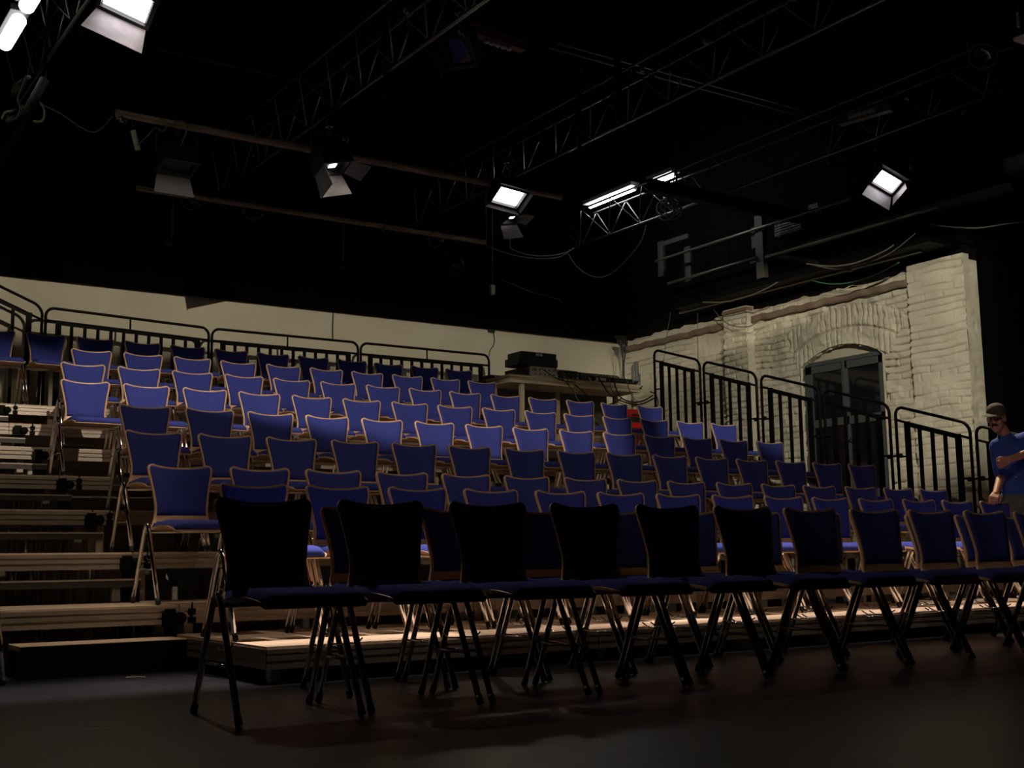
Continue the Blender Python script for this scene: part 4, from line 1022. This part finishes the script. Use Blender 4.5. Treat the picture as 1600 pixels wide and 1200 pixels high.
# tape marks and scratches on the dark floor
for (u, v, a, b, lab) in ((212, 1058, .05, .012, 'small pale tape mark on the dark floor in front of the lowest step'), (150, 1139, .045, .006, 'thin pale tape mark on the dark floor at the lower left')):
    p = at(u, v, z=0); o = obj('tape_mark', bx(-a, a, -b, b, 0, .001), M['tableleg'], loc=(p.x, p.y, .0005)); o.rotation_euler = (0, 0, -.55); tag(o, lab, 'tape')

# ------------------------------------------------------------------ the man in the blue shirt
def blob(bm, c, r, seg=14, rot=None):
    r = (r, r, r) if not isinstance(r, (tuple, list)) else r
    m = Matrix.Translation(Vector(c)) @ (rot.to_4x4() if rot else Matrix.Identity(4)) @ Matrix.Diagonal((*r, 1))
    bmesh.ops.create_uvsphere(bm, u_segments=seg, v_segments=seg//2+2, radius=1, matrix=m)
def limb(bm, pts, rs, n=12):
    pts = [Vector(p) for p in pts]
    # taper between joints, with a ball at every joint
    dense, rr = [], []
    for i in range(len(pts)-1):
        for k in range(4):
            f = k/4; dense.append(pts[i].lerp(pts[i+1], f)); rr.append(rs[i]*(1-f)+rs[i+1]*f)
    dense.append(pts[-1]); rr.append(rs[-1])
    tube(bm, dense, rr, n)
    for p, r in zip(pts, rs): blob(bm, p, r*.995, 12)
def fused(name, bm, m, parent, voxel, it=4, factor=.5):
    """melt the overlapping pieces into ONE continuous skin"""
    me = bpy.data.meshes.new('tmp'); bm.to_mesh(me); bm.free()
    o = bpy.data.objects.new('tmp', me); COL.objects.link(o)
    rm = o.modifiers.new('r', 'REMESH'); rm.mode = 'VOXEL'; rm.voxel_size = voxel; rm.use_smooth_shade = True
    sm = o.modifiers.new('s', 'SMOOTH'); sm.iterations = it; sm.factor = factor
    dg = bpy.context.evaluated_depsgraph_get(); ev = o.evaluated_get(dg)
    me2 = bpy.data.meshes.new_from_object(ev); me2.name = name; me2.materials.clear(); me2.materials.append(m)
    for p in me2.polygons: p.use_smooth = True
    bpy.data.objects.remove(o); bpy.data.meshes.remove(me)
    r = bpy.data.objects.new(name, me2); COL.objects.link(r); r.parent = parent
    return r
FZ = LV[0]+.01
MX, MY = 9.93, 6.62
man = thing('person', 'man in royal blue shirt and dark cap, one hand on a chair back', 'person', (MX, MY, FZ))
O3 = Vector((MX, MY, FZ))
VW = Vector((.83, -.557, 0))          # towards the right of the picture
VF = Vector((-.80, -.60, 0))          # the way his chest faces (towards the camera side)
def Q(r, f, z): return VW*r + VF*f + Vector((0, 0, z))       # r = to the picture's right, f = towards us, z = up
HC = Q(-.165, .13, 1.600)            # head centre
NB = Q(-.085, .05, 1.445)
CHS = Q(-.01, .01, 1.26); WST = Q(.0, -.01, 1.00); PEL = Q(.01, -.02, .90)
SR = Q(-.165, .02, 1.355); SL = Q(.155, -.0, 1.43)
ER = Q(-.155, .06, 1.09); HR = at(1553.5, 783, y=CY['C']+.16)-O3; HR.z = LV[0]+.01+.865-FZ
WR = HR + (ER-HR).normalized()*.085
EL = Q(.16, .20, 1.305); WL = Q(-.09, .30, 1.215); HL = Q(-.165, .31, 1.175)
bm = bmesh.new()
# head with face
hd = VF*.93 + VW*-.30 + Vector((0, 0, -.22)); hd.normalize()
sx_ = hd.cross(Vector((0, 0, 1))).normalized(); up_ = sx_.cross(hd).normalized()
HM = Matrix((sx_, hd, up_)).transposed()
def Hh(x, y, z): return HC + sx_*x + hd*y + up_*z       # y = forward
blob(bm, Hh(0, -.012, .035), (.076, .094, .092), 20, HM); blob(bm, Hh(0, .022, -.045), (.060, .068, .075), 18, HM)
blob(bm, Hh(0, .060, -.098), (.030, .026, .022), 12, HM)                        # chin
blob(bm, Hh(0, .083, .030), (.055, .016, .013), 12, HM)                         # brow
tube(bm, [Hh(0, .088, .024), Hh(0, .106, -.012), Hh(0, .109, -.022)], [.009, .013, .015], 8); blob(bm, Hh(0, .106, -.022), .016, 10)
for s in (-1, 1):
    blob(bm, Hh(s*.017, .094, -.024), .010, 8); blob(bm, Hh(s*.040, .066, -.012), (.022, .018, .018), 10, HM)      # nostril, cheek
    blob(bm, Hh(s*.076, -.005, -.005), (.010, .020, .032), 10, HM)                                                   # ear
blob(bm, Hh(0, .086, -.060), (.026, .010, .007), 10, HM); blob(bm, Hh(0, .084, -.071), (.022, .010, .007), 10, HM)  # lips
limb(bm, [Hh(0, -.02, -.05), NB, NB.lerp(CHS, .35)], [.056, .056, .07])
limb(bm, [CHS, WST, PEL], [.095, .095, .11]); limb(bm, [SR, SL], [.050, .050])
limb(bm, [SR, ER, WR], [.050, .040, .029]); limb(bm, [SL, EL, WL], [.050, .041, .030])
for s in (-1, 1):
    hp = PEL + VW*(s*.09); kn = Q(s*.11, .03, .48); an = Q(s*.13, -.02, .09)
    limb(bm, [hp, kn, an], [.082, .056, .040]); limb(bm, [an, an+VF*.12+Vector((0, 0, -.05))], [.038, .030])
def hand(wr, palm_end, across, curl, nrm, thumb_side):
    """palm + four bent fingers of unequal length + a thumb from the side of the palm"""
    d_ = (palm_end-wr); L = d_.length; d_.normalize(); ac = (across - d_*across.dot(d_)).normalized(); n_ = d_.cross(ac)
    if n_.dot(nrm) < 0: n_ = -n_
    for k in range(4):
        s = (k-1.5)*.020; limb(bm, [wr+ac*s*.7, palm_end+ac*s], [.016, .0135], 8)
    for k, ln in enumerate((.068, .076, .071, .056)):
        s = (k-1.5)*.0215; a0 = palm_end+ac*s; pts = [a0]; ang = 0; dirv = d_
        for j, seg in enumerate((.45, .32, .23)):
            ang += rad(curl[j]); dirv = d_*math.cos(ang) + n_*math.sin(ang); pts.append(pts[-1]+dirv*ln*seg*1.05)
        limb(bm, pts, [.0100, .0092, .0085, .0075], 8)
    b0_ = wr + d_*L*.25 + ac*thumb_side*.030; b1_ = b0_ + d_*.035 + ac*thumb_side*.020 + n_*.015; b2_ = b1_ + d_*.028 + n_*.020 - ac*thumb_side*.004
    limb(bm, [b0_, b1_, b2_], [.0135, .0115, .0095], 8)
# right hand lies over the chair's top rail, left hand a loose fist before the chest
hand(WR, HR+Vector((0, 0, .012)), VW, (35, 40, 30), Vector((-.55, -.6, -.6)), 1)
hand(WL, HL, Vector((0, 0, 1)) + VF*.3, (70, 85, 60), -VF*.6 + VW*.5, 1)
body = fused('body', bm, M['skin'], man, .0062, 3, .5)
# eyes under the brow
for s in (-1, 1):
    bm = bmesh.new(); blob(bm, Hh(s*.031, .083, .012), (.008, .004, .004), 10, HM); obj('eye', bm, M['hair'], man, True)
bm = bmesh.new(); limb(bm, [Hh(-.028, .090, -.051), Hh(0, .100, -.043), Hh(.028, .090, -.051)], [.005, .008, .005], 8); obj('moustache', bm, M['hair'], man, True)
bm = bmesh.new(); blob(bm, Hh(0, -.030, .020), (.081, .085, .070), 16, HM)
obj('hair', bm, M['hair'], man, True)
bm = bmesh.new(); blob(bm, Hh(0, -.010, .070), (.086, .104, .074), 18, HM); cap_ = fused('cap', bm, M['cap'], man, .010, 2)
bm = bmesh.new()
rim = []
for k in range(13):
    a = rad(-70+140*k/12); rim.append((Hh(.082*math.sin(a), .085*math.cos(a), .062), Hh(.092*math.sin(a), .100*math.cos(a)+.062*math.cos(a)**.6 if math.cos(a) > 0 else .1, .040)))
va = [[bm.verts.new(p+up_*o_) for p in (q[0], q[1])] for q in rim for o_ in (0,)]; vb = [[bm.verts.new(p-up_*.004) for p in (q[0], q[1])] for q in rim]
for k in range(12):
    bm.faces.new((va[k][0], va[k][1], va[k+1][1], va[k+1][0])); bm.faces.new((vb[k][0], vb[k+1][0], vb[k+1][1], vb[k][1])); bm.faces.new((va[k][1], vb[k][1], vb[k+1][1], va[k+1][1])); bm.faces.new((va[k][0], va[k+1][0], vb[k+1][0], vb[k][0]))
obj('peak', bm, M['cap'], cap_)
# shirt: trunk and short sleeves, one cloth
bm = bmesh.new()
def ell(c, rx, ry, rz): blob(bm, c, (rx, ry, rz), 20, Matrix((VW, VF, Vector((0, 0, 1)))).transposed())
ell(Q(-.005, .0, 1.30), .185, .125, .15); ell(Q(-.0, .01, 1.16), .178, .130, .16); ell(Q(.0, .01, 1.03), .168, .128, .14); ell(Q(.0, .0, .95), .165, .125, .08); ell(Q(-.03, .0, 1.38), .13, .085, .07)
limb(bm, [SR+Vector((.0, .0, -.01)), Q(-.01, 0, 1.36), SL], [.080, .10, .082])
limb(bm, [SR, SR.lerp(ER, .92)], [.078, .066]); limb(bm, [SL, SL.lerp(EL, .95), EL.lerp(WL, .12)], [.080, .070, .064])
limb(bm, [NB+Vector((0, 0, -.06)), NB+Vector((0, 0, -.018))], [.098, .074])
shirt = fused('shirt', bm, M['shirt'], man, .012, 4)
bm = bmesh.new(); tube(bm, [NB + (VW*math.cos(a)+VF*math.sin(a))*.070 + Vector((0, 0, .004-.035*max(0, math.sin(a)))) for a in [rad(110+320*k/12) for k in range(13)]], .013, 8); obj('collar', bm, M['shirt'], shirt, True)
for k in range(3):
    bm = bmesh.new(); blob(bm, Q(-.02-.004*k, .133-.002*k, 1.27-.10*k), .008, 8); obj('button', bm, M['sock'], shirt, True)
bm = bmesh.new(); limb(bm, [Q(-.055, .06, 1.425), Q(-.035, .115, 1.38)], [.010, .012], 8); obj('pen', bm, M['cable'], shirt, True)
bm = bmesh.new(); ell(Q(.005, -.01, .90), .160, .125, .12)
for s in (-1, 1): limb(bm, [PEL+VW*(s*.085)+Vector((0, 0, -.02)), Q(s*.11, .03, .48), Q(s*.13, -.02, .07)], [.102, .078, .070])
obj_j = fused('jeans', bm, M['jeans'], man, .012, 3)
for s in (-1, 1):
    bm = bmesh.new(); an = Q(s*.13, -.02, .05); limb(bm, [an-VF*.05+Vector((0, 0, -.005)), an+VF*.10+Vector((0, 0, -.01)), an+VF*.17+Vector((0, 0, -.018))], [.046, .040, .034]); 
    for v in bm.verts: v.co.z = max(v.co.z, 0.0)
    obj('shoe', bm, M['rubber'], man, True)
SC.frame_set(1)
